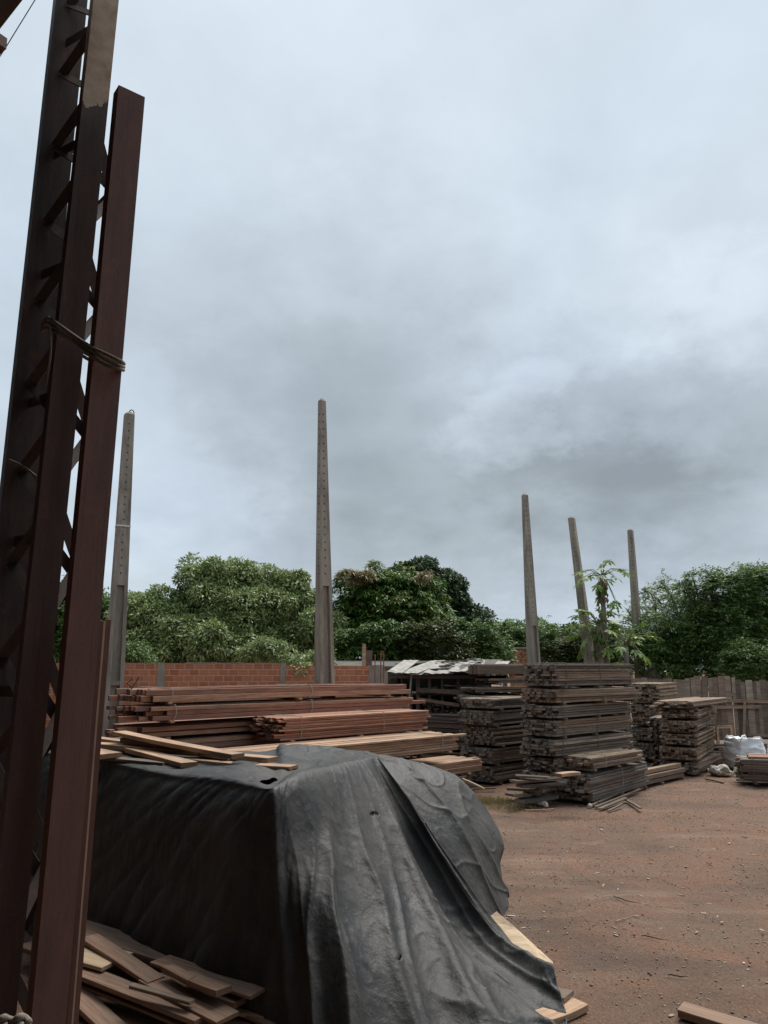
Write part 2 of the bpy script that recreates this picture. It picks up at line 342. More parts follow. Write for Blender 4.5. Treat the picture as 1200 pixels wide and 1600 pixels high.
def empty(name, loc, rz=0, **kw):
    o = bpy.data.objects.new(name, None); COL.objects.link(o); o.location = loc; o.rotation_euler = (0, 0, rz)
    o.empty_display_size = .2; tag(o, **kw); return o
def copy_tree(o, parent=None):
    c = o.copy(); COL.objects.link(c)
    if parent: c.parent = parent
    for ch in [x for x in bpy.data.objects if x.parent == o]: copy_tree(ch, c)
    return c
def npmesh(name, V, Fq, mats, mi=None, parent=None, smooth=False):
    # fast mesh from numpy arrays: V (n,3); Fq (m,k)
    me = bpy.data.meshes.new(name); n, (m, k) = len(V), Fq.shape
    me.vertices.add(n); me.vertices.foreach_set('co', V.astype(np.float32).ravel())
    me.loops.add(m * k); me.loops.foreach_set('vertex_index', Fq.astype(np.int32).ravel())
    me.polygons.add(m); me.polygons.foreach_set('loop_start', np.arange(0, m * k, k, dtype=np.int32))
    for q in (mats if isinstance(mats, (list, tuple)) else [mats]): me.materials.append(q)
    if mi is not None: me.polygons.foreach_set('material_index', mi.astype(np.int32))
    if smooth: me.polygons.foreach_set('use_smooth', np.ones(m, dtype=bool))
    me.update(calc_edges=True); me.validate()
    o = bpy.data.objects.new(name, me); COL.objects.link(o)
    if parent: o.parent = parent
    return o
# ================================================================ SETTING
RUTS = [[onz(1200, 1228, 0), onz(1178, 1236, 0), onz(1172, 1256, 0), onz(1145, 1282, 0), onz(1080, 1296, 0), onz(960, 1296, 0)],
        [onz(1200, 1442, 0), onz(1120, 1446, 0), onz(1000, 1422, 0), onz(900, 1400, 0), onz(830, 1398, 0)],
        [onz(1200, 1330, 0), onz(1080, 1318, 0), onz(960, 1320, 0), onz(850, 1290, 0), onz(790, 1262, 0)]]
def seg_dist(p, a, b):
    ab = b - a; t = np.clip(((p - a) @ ab) / (ab @ ab), 0, 1); return np.linalg.norm(p - (a + t[:, None] * ab), axis=1)
def ground_z(X, Y):
    p = np.stack([X, Y], 1); z = np.zeros(len(X))
    for rt in RUTS:
        q = [np.array((v.x, v.y)) for v in rt]; d = np.min([seg_dist(p, q[i], q[i + 1]) for i in range(len(q) - 1)], axis=0)
        z += -.035 * np.exp(-(d / .10) ** 2) + .018 * np.exp(-((d - .2) / .08) ** 2)
    return z
def make_ground():
    n = 420; t = np.linspace(-1, 1, n); g = np.sinh(t * 4.6) / np.sinh(4.6) * 600
    X, Y = np.meshgrid(g + 3, g + 11); X = X.ravel(); Y = Y.ravel()
    Z = ground_z(X, Y)
    near = (abs(X) < 60) & (abs(Y - 10) < 60)
    for i in np.nonzero(near)[0]:
        x, y = X[i], Y[i]
        Z[i] += .030 * noise.noise((x * .45, y * .45, 0)) + .012 * noise.noise((x * 1.7, y * 1.7, 3)) + .008 * noise.noise((x * 5, y * 5, 8)) - .012
    idx = np.arange(n * n).reshape(n, n)
    Fq = np.stack([idx[:-1, :-1], idx[:-1, 1:], idx[1:, 1:], idx[1:, :-1]], -1).reshape(-1, 4)
    o = npmesh('ground', np.stack([X, Y, Z], 1), Fq, M['ground'], smooth=True); tag(o, kind='structure')
make_ground()

def scatter(name, m, N, region, smin, smax, flat, aspect, label, seed, power=1.0):
    r = np.random.default_rng(seed); x0, x1, y0, y1 = region
    X = r.uniform(x0, x1, N); Y = y0 + (y1 - y0) * r.random(N) ** power
    X = X * (Y / y1 * .75 + .25) if x0 >= 0 else X
    # clumped: keep where a noise field is high
    keep = np.array([noise.noise((x * .9, y * .9, seed)) > -.25 + .5 * (rr - .5) for x, y, rr in zip(X, Y, r.random(N))]); X = X[keep]; Y = Y[keep]; N = len(X)
    s = smin * (smax / smin) ** (r.random(N) ** 2.2)
    base = np.array([(-1,-1,-1),(1,-1,-1),(1,1,-1),(-1,1,-1),(-.7,-.8,1),(.8,-.6,1),(.6,.8,1),(-.8,.6,1)], float) * .5
    a = r.uniform(0, 6.28, N); asp = r.uniform(1, aspect, N)
    V = base[None] * np.stack([s * asp, s, s * flat], 1)[:, None, :] * r.uniform(.75, 1.2, (N, 8, 3))
    tilt = r.uniform(-.25, .25, N)[:, None]; V[..., 2] += V[..., 0] * tilt
    c, si = np.cos(a)[:, None], np.sin(a)[:, None]
    Vx = V[..., 0] * c - V[..., 1] * si + X[:, None]; Vy = V[..., 0] * si + V[..., 1] * c + Y[:, None]
    gz = np.array([.030 * noise.noise((x * .45, y * .45, 0)) + .012 * noise.noise((x * 1.7, y * 1.7, 3)) - .012 for x, y in zip(X, Y)]) + ground_z(X, Y)
    Vz = V[..., 2] + (gz + s * flat * .35 + .003)[:, None]
    q = np.array([(0,3,2,1),(4,5,6,7),(0,1,5,4),(1,2,6,5),(2,3,7,6),(3,0,4,7)])
    Fq = (q[None] + (np.arange(N) * 8)[:, None, None]).reshape(-1, 4)
    tag(npmesh(name, np.stack([Vx, Vy, Vz], -1).reshape(-1, 3), Fq, m), label, 'ground litter', kind='stuff')
scatter('pebbles', M['pebble'], 30000, (-.5, 13, 5.0, 21), .004, .017, .6, 1.5, 'small pebbles and clods spread over the red dirt yard', 3, 1.3)
scatter('wood_chips', M['chip'], 4200, (-.5, 13, 5.0, 20), .006, .032, .22, 3.2, 'pale wood chips and bark litter spread over the dirt yard', 5, 1.4)
scatter('bark_litter', M['bark_bit'], 1500, (-.5, 13, 5.0, 19), .004, .013, .3, 7.0, 'dark bark splinters strewn across the dirt yard', 9, 1.3)

def grass_patch():
    V = []; Fq = []
    r = random.Random(4); k = 0
    for cx, cy, rad, n, hh in ((*onz(762, 1252, 0).xy, .42, 650, .09), (*onz(905, 1278, 0).xy, .6, 150, .035), (*onz(1090, 1228, 0).xy, .8, 90, .035),
                               (*onz(800, 1262, 0).xy, .5, 300, .06), (*onz(860, 1372, 0).xy, .5, 60, .02), (*onz(1040, 1272, 0).xy, .6, 60, .03)):
        for _ in range(n):
            a = r.uniform(0, 6.28); q = rad * r.random() ** .7; x = cx + q * math.cos(a); y = cy + q * math.sin(a) * .7
            b = r.uniform(0, 6.28); w = .006; h = hh * r.uniform(.4, 1.3); l = Vector((math.cos(b), math.sin(b), 0)); ln = Vector((r.uniform(-1, 1), r.uniform(-1, 1), 0)) * h * .7
            p = Vector((x, y, -.02)); V += [p - l * w, p + l * w, p + ln + Vector((0, 0, h)) + l * .002, p + ln + Vector((0, 0, h)) - l * .002]
            Fq.append((k, k + 1, k + 2, k + 3)); k += 4
    tag(npmesh('grass', np.array(V), np.array(Fq), M['grass']), 'sparse yellowish grass at the foot of the lumber stacks', 'grass', kind='stuff')
grass_patch()

# ---------------------------------------------------------------- brick wall
wl, wr = at(20, 1050, 17.4), at(598, 1050, 18.2)
WT = zp(1037, 17.8)
wang = math.atan2(wr.y - wl.y, wr.x - wl.x); wlen = math.hypot(wr.x - wl.x, wr.y - wl.y)
wall = empty('brick_wall', (wl.x, wl.y, 0), wang, label='long unplastered orange hollow-brick wall behind the reddish lumber', cat='wall')
def along(px):                 # distance along the wall where photo column px meets it
    r = ray(px, 1050); k = r.x / r.y
    return (k * wl.y - wl.x) / (math.cos(wang) - k * math.sin(wang))
a1, a2 = along(252), along(442); a3 = along(590)
mb = MB(); mb.box((-6, 0, -.3), (a2, .14, WT)); mb.box((a2, 0, -.3), (a3, .14, WT - .045)); mb.build('brickwork', M['brick'], wall)
mb = MB(); x = -6
while x < a2 - .3:
    L = random.uniform(.5, 1.1); mb.box((x, -.004, WT), (min(x + L, a2), .144, WT + random.uniform(.012, .03))); x += L
mb.build('mortar_cap', M['render'], wall)
for a, w, zt in ((a1, .16, WT + .01), (a2, .11, WT + .02), (a3 - .02, .36, WT - .03), (-2.5, .3, WT)):
    m2 = MB(); m2.box((a - w / 2, -.012, -.3), (a + w / 2, .156, zt)); m2.build('pilaster', M['render'], wall)

# ---------------------------------------------------------------- plank fence
fl, fr = at(985, 1080, 24.3), at(1290, 1080, 21.8)
fang = math.atan2(fr.y - fl.y, fr.x - fl.x); flen = math.hypot(fr.x - fl.x, fr.y - fl.y)
fence = empty('plank_fence', (fl.x, fl.y, 0), fang, label='weathered vertical plank fence with uneven top along the back of the yard', cat='fence')
mb = MB(); x = 0; r = random.Random(11)
while x < flen + 3:
    w = r.choice((.10, .13, .16, .18, .11)); t = .022
    top = zp(1062, 24) + .03 + r.uniform(-.045, .03) + (.06 if 1.6 < x < 2.9 else 0) - .035 * (x > 3.0)
    off = r.uniform(-.012, .012) + (.03 if r.random() < .2 else 0)
    T = Matrix.Translation((x, off, 0)) @ Matrix.Rotation(r.uniform(-.012, .012), 4, 'Y')
    k = len(mb.v); mb.box((0, 0, .02), (w - .001, t, top), 0, T)
    if r.random() < .6: mb.box((w * .5, .045, .05), (w * .5 + .2, .062, top - r.uniform(.02, .12)), 0, T)
    x += w + (r.uniform(-.004, .003) if r.random() < .85 else .012)
mb.build('boards', M['fence'], fence)
for (z0, z1, x0, x1, yy) in ((zp(1093, 23.5), zp(1099, 23), 2.2, flen + 3, -.045), (zp(1146, 23.2), zp(1150, 22.6), 3.2, flen + 3, -.05), (zp(1105, 23.5), zp(1103, 23), 1.8, 3.6, -.1)):
    m2 = MB(); m2.bar((x0, yy, z0), (x1, yy, z1), .05, .09); m2.build('rail', M['fence'], fence)
for x0, x1 in ((2.2, 2.45), (3.05, 3.2), (3.75, 3.95), (6.5, 6.5)):
    m2 = MB(); m2.bar((x0, -.12, 0), (x1, -.1, zp(1094, 23.4)), .07, .09, up=(0, 1, 0)); m2.build('post', M['fence'], fence)

# ---------------------------------------------------------------- concrete poles
def pole(px0, py0, px1, py1, D, wb, wt, yaw, zr, label, loop=False, band=None, dark=0):
    b = at(px0, py0, D); t = at(px1, py1, D); s = (t - b) / (t.z - b.z); base = b - s * b.z; Ht = t.z
    root = empty('concrete_pole', base, 0, label=label, cat='utility pole', group='bare concrete poles standing in the yard')
    d = s.copy(); d.z = 0
    def P(x, y, z):                                  # taper + lean
        return Vector((x * math.cos(yaw) - y * math.sin(yaw), x * math.sin(yaw) + y * math.cos(yaw), 0)) + Vector((d.x * z, d.y * z, z))
    def wid(z): return wb + (wt - wb) * z / Ht
    def frustum(mb, x0, x1, y0, y1, z0, z1, n=1):    # fractions of the width
        vs = []
        for z in (z0, z1):
            w = wid(z); vs += [P(x0 * w, y0 * w * .8, z), P(x1 * w, y0 * w * .8, z), P(x1 * w, y1 * w * .8, z), P(x0 * w, y1 * w * .8, z)]
        mb.add(vs, [(3,2,1,0),(4,5,6,7),(0,1,5,4),(1,2,6,5),(2,3,7,6),(3,0,4,7)])
    sh = MB()
    frustum(sh, -.5, .5, -.5, .5, zr, Ht)
    frustum(sh, -.5, -.26, -.5, .5, -.4, zr - .0005); frustum(sh, .26, .5, -.5, .5, -.4, zr - .0005); frustum(sh, -.262, .262, -.14, .14, -.4, zr - .0008)
    w = wid(Ht); k = len(sh.v); sh.add([P(-.5*w, -.4*w, Ht+.001), P(.5*w, -.4*w, Ht+.001), P(.5*w, .4*w, Ht+.001), P(-.5*w, .4*w, Ht+.001), P(-.2*w, -.1*w, Ht+.06), P(.2*w, -.1*w, Ht+.06), P(.2*w, .1*w, Ht+.06), P(-.2*w, .1*w, Ht+.06)],
                       [(4,5,6,7),(0,1,5,4),(1,2,6,5),(2,3,7,6),(3,0,4,7)])
    for z in (zr - 2.05, zr - 4.2):
        if z > 0:
            m = MB(); frustum(m, -.258, .258, -.44, .44, z, z + .09); m.build('cross_rib', M['concrete'], root)
    m = sh; z = zr + .25
    while z < Ht - .2:
        w = wid(z)
        for fx, fy, nx, ny in ((-.05, -.4, 0, -1), (-.5, -.05, -1, 0)):
            c = P(fx * w, fy * w, z); nrm = (P(nx, ny, 0)); tx = Vector((-nrm.y, nrm.x, 0))
            c0 = c + nrm * .0025; vs = [c0 + tx * .017 * math.cos(a * math.pi / 4) + Vector((0, 0, .017 * math.sin(a * math.pi / 4))) for a in range(8)]
            vs += [v - nrm * .02 for v in vs]
            m.add(vs, [tuple(range(8))] + [(i, (i + 1) % 8, (i + 1) % 8 + 8, i + 8) for i in range(8)], 1)  # dark discs set on the shaft, colour standing in for hole shade
        z += .165
    sh.build('shaft', [M['concrete'], M['near_black']], root)
    if loop:
        m = MB(); pts = [P(.05 + .05 * math.cos(a), 0, Ht + .05 + .07 * math.sin(a)) for a in np.linspace(-.9, 4.0, 12)]; m.tube(pts, .012, 6); m.build('lifting_loop', M['iron'], root)
    if band:
        z = zp(band, D); w = wid(z) + .016; m = MB()
        vs = []
        for zz in (z, z + .035):
            vs += [P(-.5 * w, -.4 * w - .004, zz), P(.5 * w, -.4 * w - .004, zz), P(.5 * w, .4 * w + .004, zz), P(-.5 * w, .4 * w + .004, zz)]
        m.add(vs, [(0,1,5,4),(1,2,6,5),(2,3,7,6),(3,0,4,7),(3,2,1,0),(4,5,6,7)]); m.build('white_band', M['white_paint'], root)
    return root
pole(176, 1100, 202, 648, 16.2, .40, .20, R(32), at(190, 915, 16.2).z, 'concrete pole with a wire loop on top and a white painted band', True, 824)
pole(507, 1062, 503, 627, 15.9, .40, .135, R(34), at(510, 916, 15.9).z, 'tall bare concrete pole standing alone behind the reddish lumber stack')
pole(834, 1035, 820, 774, 24.6, .42, .17, R(30), at(833, 978, 24.6).z, 'concrete pole behind the tallest dark lumber stack, left of the leaning pole')
pole(922, 1037, 893, 810, 27.5, .46, .25, R(60), at(922, 985, 27.5).z * .2, 'concrete pole leaning left beside the papaya tree crown')
pole(1001, 1060, 985, 829, 28.5, .46, .23, R(60), at(922, 985, 27.5).z * .2, 'brownish concrete pole right of the papaya tree, rightmost of the poles')

# ================================================================ LUMBER
EW = {'red': ('red', 'redend'), 'grey': ('grey', 'greyend'), 'old': ('old', 'oldend'), 'tan': ('tan', 'tanend'), 'scrap': ('scrap', 'scrapend')}
def bundle(label, px, D, ztop, zbot, ang, L, Wd, m='grey', bt=.046, bw=.078, jit=.03, straps=(.18, .8), strapm='strapdark', group='strapped lumber bundles stacked in the yard',
           bear=True, dx=0, yawj=.06, hollow=False, gaprow=None, py=1150, seed=None, x0=None, bow=.012, name='lumber_bundle', sidebig=False):
    r = random.Random(seed if seed is not None else hash((px, int(ztop * 100))) % 9999)
    c = at(px, py, D); ang = R(ang) + r.uniform(-yawj, yawj)
    h = ztop - zbot; bh = .035 if bear else 0
    root = empty(name, (c.x + dx * math.cos(ang), c.y + dx * math.sin(ang), zbot), ang, label=label, cat='lumber bundle', group=group)
    mb = MB(); nr = max(1, round((h - bh) / bt)); rh = (h - bh) / nr
    for i in range(nr):
        y = r.uniform(-.045, .02); z = bh + i * rh; re = r.uniform(-jit, jit) * .5
        while y < Wd - bw * .4:
            w = bw * r.uniform(.75, 1.3); w = min(w, Wd - y + .02)
            if hollow and i > 0 and .15 < y < Wd - .2: y += w; continue
            e = re + r.uniform(-jit, jit) * (1 if r.random() < .8 else 2.2); tt = rh * r.uniform(.8, .97)
            mb.board(L + r.uniform(-jit, jit), y, y + w - .004, z, z + tt, x0=e, nseg=3, by=r.uniform(-.5, 1) * bow * .5, bz=(r.uniform(-.3, .3) * bow if i < nr - 1 else r.uniform(-.2, 1) * bow), cut=r.uniform(-.012, .012), ch=.004)
            y += w + (r.uniform(.0, .01))
    mb.build('boards', [M[q] for q in EW[m]], root)
    for sx in straps:
        q = MB(); X = L * sx + r.uniform(-.06, .06); a = .007; W0, W1 = -.028, Wd + .04; sk = r.uniform(-.05, .05)
        pts = [(X, W0, bh - .005), (X + sk, W0 - .004, h * .5), (X + sk * .5, W0, h + .014), (X, W1, h + .016), (X, W1, bh - .006), (X, W0, bh - .005)]
        q.tube(pts, a, 5); q.build('strap', M[strapm], root)
    if bear:
        for sx in (.06, .5, .92):
            q = MB(); X = L * sx + r.uniform(-.08, .08); q.bar((X, -.05 - r.uniform(0, .06), bh / 2 - .003), (X + r.uniform(-.04, .04), Wd + .03, bh / 2 - .003), .07, bh - .004, up=(0, 0, 1)); q.build('bearer', M[EW[m][0]], root)
    return root
ORD = ['top', 'second', 'third', 'fourth', 'fifth', 'sixth', 'bottom']
def stack(where, px, D, pys, ang, L, Wd, m='grey', **kw):
    jits = kw.pop('dxs', [0] * len(pys)); ms = kw.pop('ms', [m] * len(pys)); n = len(pys)
    for i, (a, b) in enumerate(pys):
        nm = 'bottom' if i == n - 1 else ORD[i]
        lab = f'{nm} bundle of {where}' if i in (0, n - 1) else f'{nm} bundle down in {where}'
        bundle(lab, px, D, zp(a, D), max(zp(b, D), .0), ang, L, Wd, ms[i], dx=jits[i], py=(a + b) / 2, seed=px * 10 + i, **kw)

# tallest dark stack
stack('the tallest dark stack', 871, 14.4, [(1037, 1075), (1077, 1101), (1103, 1125), (1126, 1154), (1156, 1185), (1187, 1210), (1211, 1252)], 43, 2.72, .76,
      ms=['grey', 'old', 'grey', 'grey', 'grey', 'grey', 'grey'], dxs=[0, -.07, -.02, -.03, -.06, .04, .0], jit=.045, group='bundles of the tallest dark stack', straps=(.07, .52, .97))
# stack left of it
stack('the dark stack beside the lean-to', 771, 16.1, [(1092, 1110), (1111, 1136), (1137, 1168), (1170, 1196), (1198, 1226)], 46, 2.3, .84,
      jit=.035, strapm='strapdark', group='bundles of the dark stack beside the lean-to', straps=(.12,), dxs=[.02, -.05, .02, -.02, 0])
# raised rack stack behind
for (a, b, mm, lab, dxx) in ((1037, 1056, 'old', 'wide brown plank bundle topping the pile beside the lean-to, level with its roof', 0), (1060, 1070, 'grey', 'thin plank bundle directly under the wide brown planks beside the lean-to', .25),
                            (1074, 1084, 'old', 'short brown plank bundle two below the wide brown planks beside the lean-to', -.1), (1086, 1100, 'grey', 'grey plank bundle at shelf height behind the dark stacks', -.2), (1104, 1150, 'grey', 'grey bundle buried low behind the dark stacks beside the lean-to', 0), (1152, 1205, 'grey', 'lowest grey bundle behind the dark stacks beside the lean-to', 0)):
    bundle(lab, 768, 18.0, zp(a, 18), max(0, zp(b, 18)), 14, 2.4, .9, mm, bt=.16 if mm == 'old' and a < 1040 else .05, bw=.12, jit=.12, straps=(), dx=dxx - .25, group='planks piled beside the lean-to', seed=a)
# right stacks
stack('the stack in front of the rightmost pole', 1028, 20.0, [(1068, 1099), (1101, 1135), (1138, 1160), (1162, 1189)], 58, 2.3, .72,
      ms=['old', 'old', 'grey', 'grey'], group='bundles of the stack by the plank fence', jit=.05, straps=(.5,), dxs=[0, 0, .0, .0])
stack('the brown stack nearest the white bag', 1088, 17.6, [(1110, 1125), (1127, 1146), (1148, 1167), (1169, 1190), (1192, 1213)], 58, 2.9, .76,
      ms=['old', 'old', 'old', 'old', 'grey'], group='bundles of the stack nearest the white bag', jit=.07, straps=(.55,), dxs=[.1, 0, .05, -.05, 0])
bundle('loose pale planks spread on top of the brown stack nearest the white bag', 1085, 17.6, zp(1096, 17.6), zp(1109, 17.6), 55, 2.9, .85, 'old', bt=.04, bw=.13, jit=.14, straps=(), seed=55, group='bundles of the stack nearest the white bag')
bundle('wide dark bundle behind and left of the stack nearest the white bag', 1050, 18.6, zp(1122, 18.6), zp(1160, 18.6), 58, 2.0, .5, 'grey', jit=.12, straps=(), seed=56)
bundle('lower dark bundle behind and left of the stack nearest the white bag', 1052, 18.6, zp(1161, 18.6), 0, 58, 2.0, .5, 'grey', jit=.12, straps=(), seed=57)
# low front piles
bundle('low dark bundle on the ground in front of the tallest stack', 919, 14.0, zp(1211, 14), .02, 50, 2.5, .80, 'grey', jit=.08, straps=(.5,), strapm='strap', seed=61, group='low lumber piles on the ground')
bundle('small loose bundle with pale top boards lying on the low dark bundle', 921, 14.1, zp(1184, 14.1), zp(1205, 14.1), 42, 1.9, .72, 'old', bw=.09, jit=.13, straps=(.25,), strapm='strap', seed=62, group='low lumber piles on the ground')
bundle('open hollow plank pile at the right end of the low piles', 986, 15.6, zp(1207, 15.6), .02, 46, 2.25, 1.0, 'old', bw=.12, bt=.1, jit=.04, straps=(), seed=63, hollow=True, group='low lumber piles on the ground')
bundle('dark strapped bundle lying at the right edge beside the dirty white sack', 1158, 16.2, zp(1186, 16.2), .05, -19, 3.2, .85, 'grey', jit=.05, straps=(.07, .5), seed=64, group='low lumber piles on the ground', py=1200)
bundle('few reddish boards on top of the dark bundle at the right edge', 1166, 16.3, zp(1181, 16.3), zp(1185.5, 16.3), -19, 3.2, .6, 'scrap', bt=.05, bw=.15, jit=.1, straps=(), bear=False, seed=65, group='low lumber piles on the ground', py=1183)
# grey planks between red pile and dark stack
bundle('upper grey plank bundle pointing from the reddish lumber at the dark stack', 655, 18.6, zp(1117, 18.2), zp(1146, 18.2), -33, 2.1, .8, 'grey', bt=.03, bw=.13, jit=.2, straps=(.85,), strapm='strap', seed=71, group='grey planks beside the reddish lumber', py=1130)
bundle('middle grey plank bundle pointing from the reddish lumber at the dark stack', 657, 18.5, zp(1149, 18.2), zp(1172, 18.2), -33, 2.2, .8, 'grey', bt=.04, bw=.13, jit=.2, straps=(.85,), strapm='strap', seed=72, group='grey planks beside the reddish lumber', py=1160)
bundle('lowest grey plank bundle, right of the reddish lumber', 657, 18.5, zp(1174, 18.2), 0, -33, 2.2, .8, 'grey', bt=.05, bw=.13, jit=.2, straps=(), seed=73, group='grey planks beside the reddish lumber', py=1160)

# reddish lumber, left
gR = 'reddish lumber bundles behind the tarp'
def rb(lab, px, D, yt, yb, L, Wd, m='red', **kw):
    return bundle(lab, px, D, zp(yt, D), zp(yb, D), kw.pop('ang', 45), L, Wd, m, group=gR, **kw)
rb('long reddish bundle on top of the reddish pile beside the leftmost pole', 231, 12, 1077, 1101, 5.7, .92, bt=.085, bw=.07, jit=.11, straps=(.07, .55), strapm='strap', seed=81, yawj=0, py=1090, bow=.03)
rb('second reddish bundle from the top, under the longest one', 229, 11.95, 1104, 1131, 5.8, 1.0, bt=.075, bw=.07, jit=.16, straps=(.07, .55), strapm='strap', seed=82, yawj=0, py=1115, bow=.02)
bundle('third reddish bundle from the top, just above the boards on the tarp', 222, 12.1, zp(1136, 12), zp(1158, 12), 45, 5.6, 1.0, 'red', bt=.08, bw=.12, jit=.2, straps=(), seed=83, yawj=.0, group=gR, py=1145)
bundle('lower hidden reddish bundle behind the tarped pile at left', 225, 12.1, zp(1160, 12), zp(1200, 12), 45, 5.6, 1.0, 'red', bt=.08, bw=.12, jit=.1, straps=(), seed=84, yawj=0, group=gR, py=1180)
bundle('bottom dark bundle carrying the reddish pile', 225, 12.1, zp(1202, 12), 0, 45, 5.6, 1.0, 'grey', bt=.1, bw=.12, jit=.1, straps=(), seed=85, yawj=0, group=gR, py=1180)
rb('short reddish bundle with a twine strap, lying just above the tarp ridge', 439, 12.8, 1122, 1161, 3.5, .78, bt=.035, bw=.10, jit=.07, straps=(.11, .66), strapm='strap', seed=86, yawj=0, py=1140)
bundle('yellowish plank bundle under the short reddish bundle', 380, 11.2, zp(1166, 12.2), zp(1194, 12.6), 45, 4.68, .85, 'tan', bt=.04, bw=.09, jit=.08, straps=(.9,), strapm='strap', seed=87, yawj=0, group=gR, py=1170)
bundle('lowest reddish planks poking out toward the dark stack', 440, 12.0, zp(1183.5, 15.5), zp(1205, 15.5), 45, 4.68, .8, 'tan', bt=.055, bw=.11, jit=.1, straps=(), seed=88, yawj=0, group=gR, py=1190)
bundle('dark base bundle under the lowest reddish planks', 450, 12.0, zp(1206, 15.5), 0, 45, 4.2, .8, 'grey', bt=.08, bw=.1, jit=.1, straps=(), seed=89, yawj=0, group=gR, py=1190)

# ---------------------------------------------------------------- single boards
def board(lab, p0, p1, w, t, m='scrap', roll=0, name='loose_board', group=None, cat='board', bow=.006):
    p0, p1 = Vector(p0), Vector(p1); d = p1 - p0; L = d.length; x = d.normalized()
    y = Vector((0, 0, 1)).cross(x).normalized(); z = x.cross(y)
    Rm = Matrix((x, y, z)).transposed().to_4x4() @ Matrix.Rotation(roll, 4, 'X')
    mb = MB(); mb.board(L, -w / 2, w / 2, -t / 2, t / 2, nseg=6, cut=random.uniform(-.03, .03), by=random.uniform(-1, 1) * bow, bz=random.uniform(-1, 1) * bow, ch=.003)
    o = mb.build(name, [M[q] for q in EW.get(m, (m, m))]); o.matrix_world = Matrix.Translation(p0) @ Rm
    tag(o, lab, cat, group); return o
gT = 'loose boards lying on the tarp'
TT = 1.5
for lab, a, b, z0, z1, w, t, m in (
    ('long board on top of the tarp boards, sloping down to the right', (186, 1145), (372, 1181), TT + .20, TT + .10, .14, .035, 'tan'),
    ('dark board lying right under the long sloping board on the tarp', (196, 1156), (366, 1183), TT + .14, TT + .055, .15, .05, 'old'),
    ('upper left board on the tarp running behind the steel beams', (120, 1150), (300, 1173), TT + .13, TT + .08, .12, .03, 'tan'),
    ('longest yellow board on the tarp pointing at the ridge', (140, 1163), (427, 1187), TT + .09, TT + .05, .15, .04, 'tan'),
    ('pale wide board on the tarp ending mid-pile', (206, 1171), (296, 1195), TT + .07, TT + .03, .15, .04, 'tan'),
    ('thin board flat on the tarp reaching farthest right', (285, 1188), (459, 1199), TT + .02, TT + .02, .16, .025, 'tan'),
    ('short wide pale board on the tarp right beside the steel beams', (118, 1170), (172, 1181), TT + .08, TT + .06, .24, .04, 'tan'),
    ('lowest dark board flat on the tarp at left', (150, 1183), (262, 1193), TT + .02, TT + .02, .12, .025, 'old'),
    ('whitish board half buried under the tarp boards', (240, 1166), (330, 1176), TT + .05, TT + .045, .12, .02, 'ply')):
    board(lab, onz(*a, z0), onz(*b, z1), w, t, m, group=gT)
gS = 'scrap boards heaped at the foot of the tarp'
for lab, a, b, z0, z1, w, t, m in (
    ('widest reddish scrap board lying along the foot of the tarp', (90, 1438), (318, 1512), .36, .34, 0.235, 0.029, 'scrap'),
    ('narrow reddish scrap board laid across the wide ones', (139, 1465), (244, 1534), .44, .36, 0.129, 0.029, 'scrap'),
    ('broad pale dirty scrap board beside the steel beam', (96, 1482), (184, 1503), .40, .38, 0.302, 0.025, 'ply'),
    ('long front tan scrap board with squared end', (100, 1507), (318, 1592), .36, .30, 0.146, 0.029, 'scrap'),
    ('thin wavy scrap strip under the long front board', (100, 1526), (296, 1604), .30, .25, 0.078, 0.018, 'scrap'),
    ('reddish scrap board at the bottom beside the steel beam', (100, 1535), (182, 1612), .30, .20, 0.146, 0.032, 'scrap'),
    ('far tan scrap board ending nearest the tarp fold', (250, 1500), (405, 1552), .40, .37, 0.168, 0.022, 'scrap'),
    ('short dark scrap block wedged between the boards', (290, 1524), (350, 1549), .42, .41, 0.112, 0.036, 'scrap'),
    ('scrap board running diagonally to the bottom edge', (236, 1528), (356, 1592), .36, .31, 0.179, 0.025, 'scrap'),
    ('second tan scrap strip near the tarp fold', (270, 1518), (385, 1560), .34, .31, 0.146, 0.022, 'scrap'),
    ('small end piece of scrap near the tarp fold', (325, 1552), (375, 1567), .32, .31, 0.112, 0.036, 'scrap'),
    ('outermost pale scrap strip crossing the bottom edge', (360, 1572), (450, 1612), .24, .20, 0.078, 0.022, 'scrap'),
    ('broad brown scrap board under the heap', (110, 1560), (420, 1640), .12, .10, 0.314, 0.029, 'scrap'),
    ('broad dark scrap board at the very bottom edge', (80, 1600), (300, 1665), .18, .16, 0.336, 0.029, 'scrap'),
    ('deep brown scrap board low behind the heap', (60, 1470), (330, 1560), .14, .12, 0.381, 0.036, 'scrap'),
    ('knotty reddish scrap board between the wide board and the tarp', (170, 1472), (352, 1533), .31, .29, .16, .03, 'scrap'),
    ('split grey scrap lath near the long front board', (205, 1540), (300, 1566), .40, .37, .05, .02, 'old'),
    ('short reddish scrap end lying across the heap', (262, 1512), (300, 1532), .43, .42, .08, .03, 'scrap'),
    ('broad low scrap board filling the heap toward the fold', (260, 1560), (420, 1600), .20, .18, .22, .03, 'scrap'),
    ('pale narrow scrap strip sticking out toward the fold', (300, 1570), (412, 1590), .26, .22, .05, .025, 'tan'),
    ('lowest dark scrap board toward the fold', (230, 1590), (400, 1630), .14, .12, .25, .03, 'old'),
    ('brown scrap board under the long front board', (90, 1545), (330, 1625), .21, .17, 0.280, 0.029, 'scrap')):
    board(lab, onz(*a, z0), onz(*b, z1), w, t, m, group=gS, bow=.004)
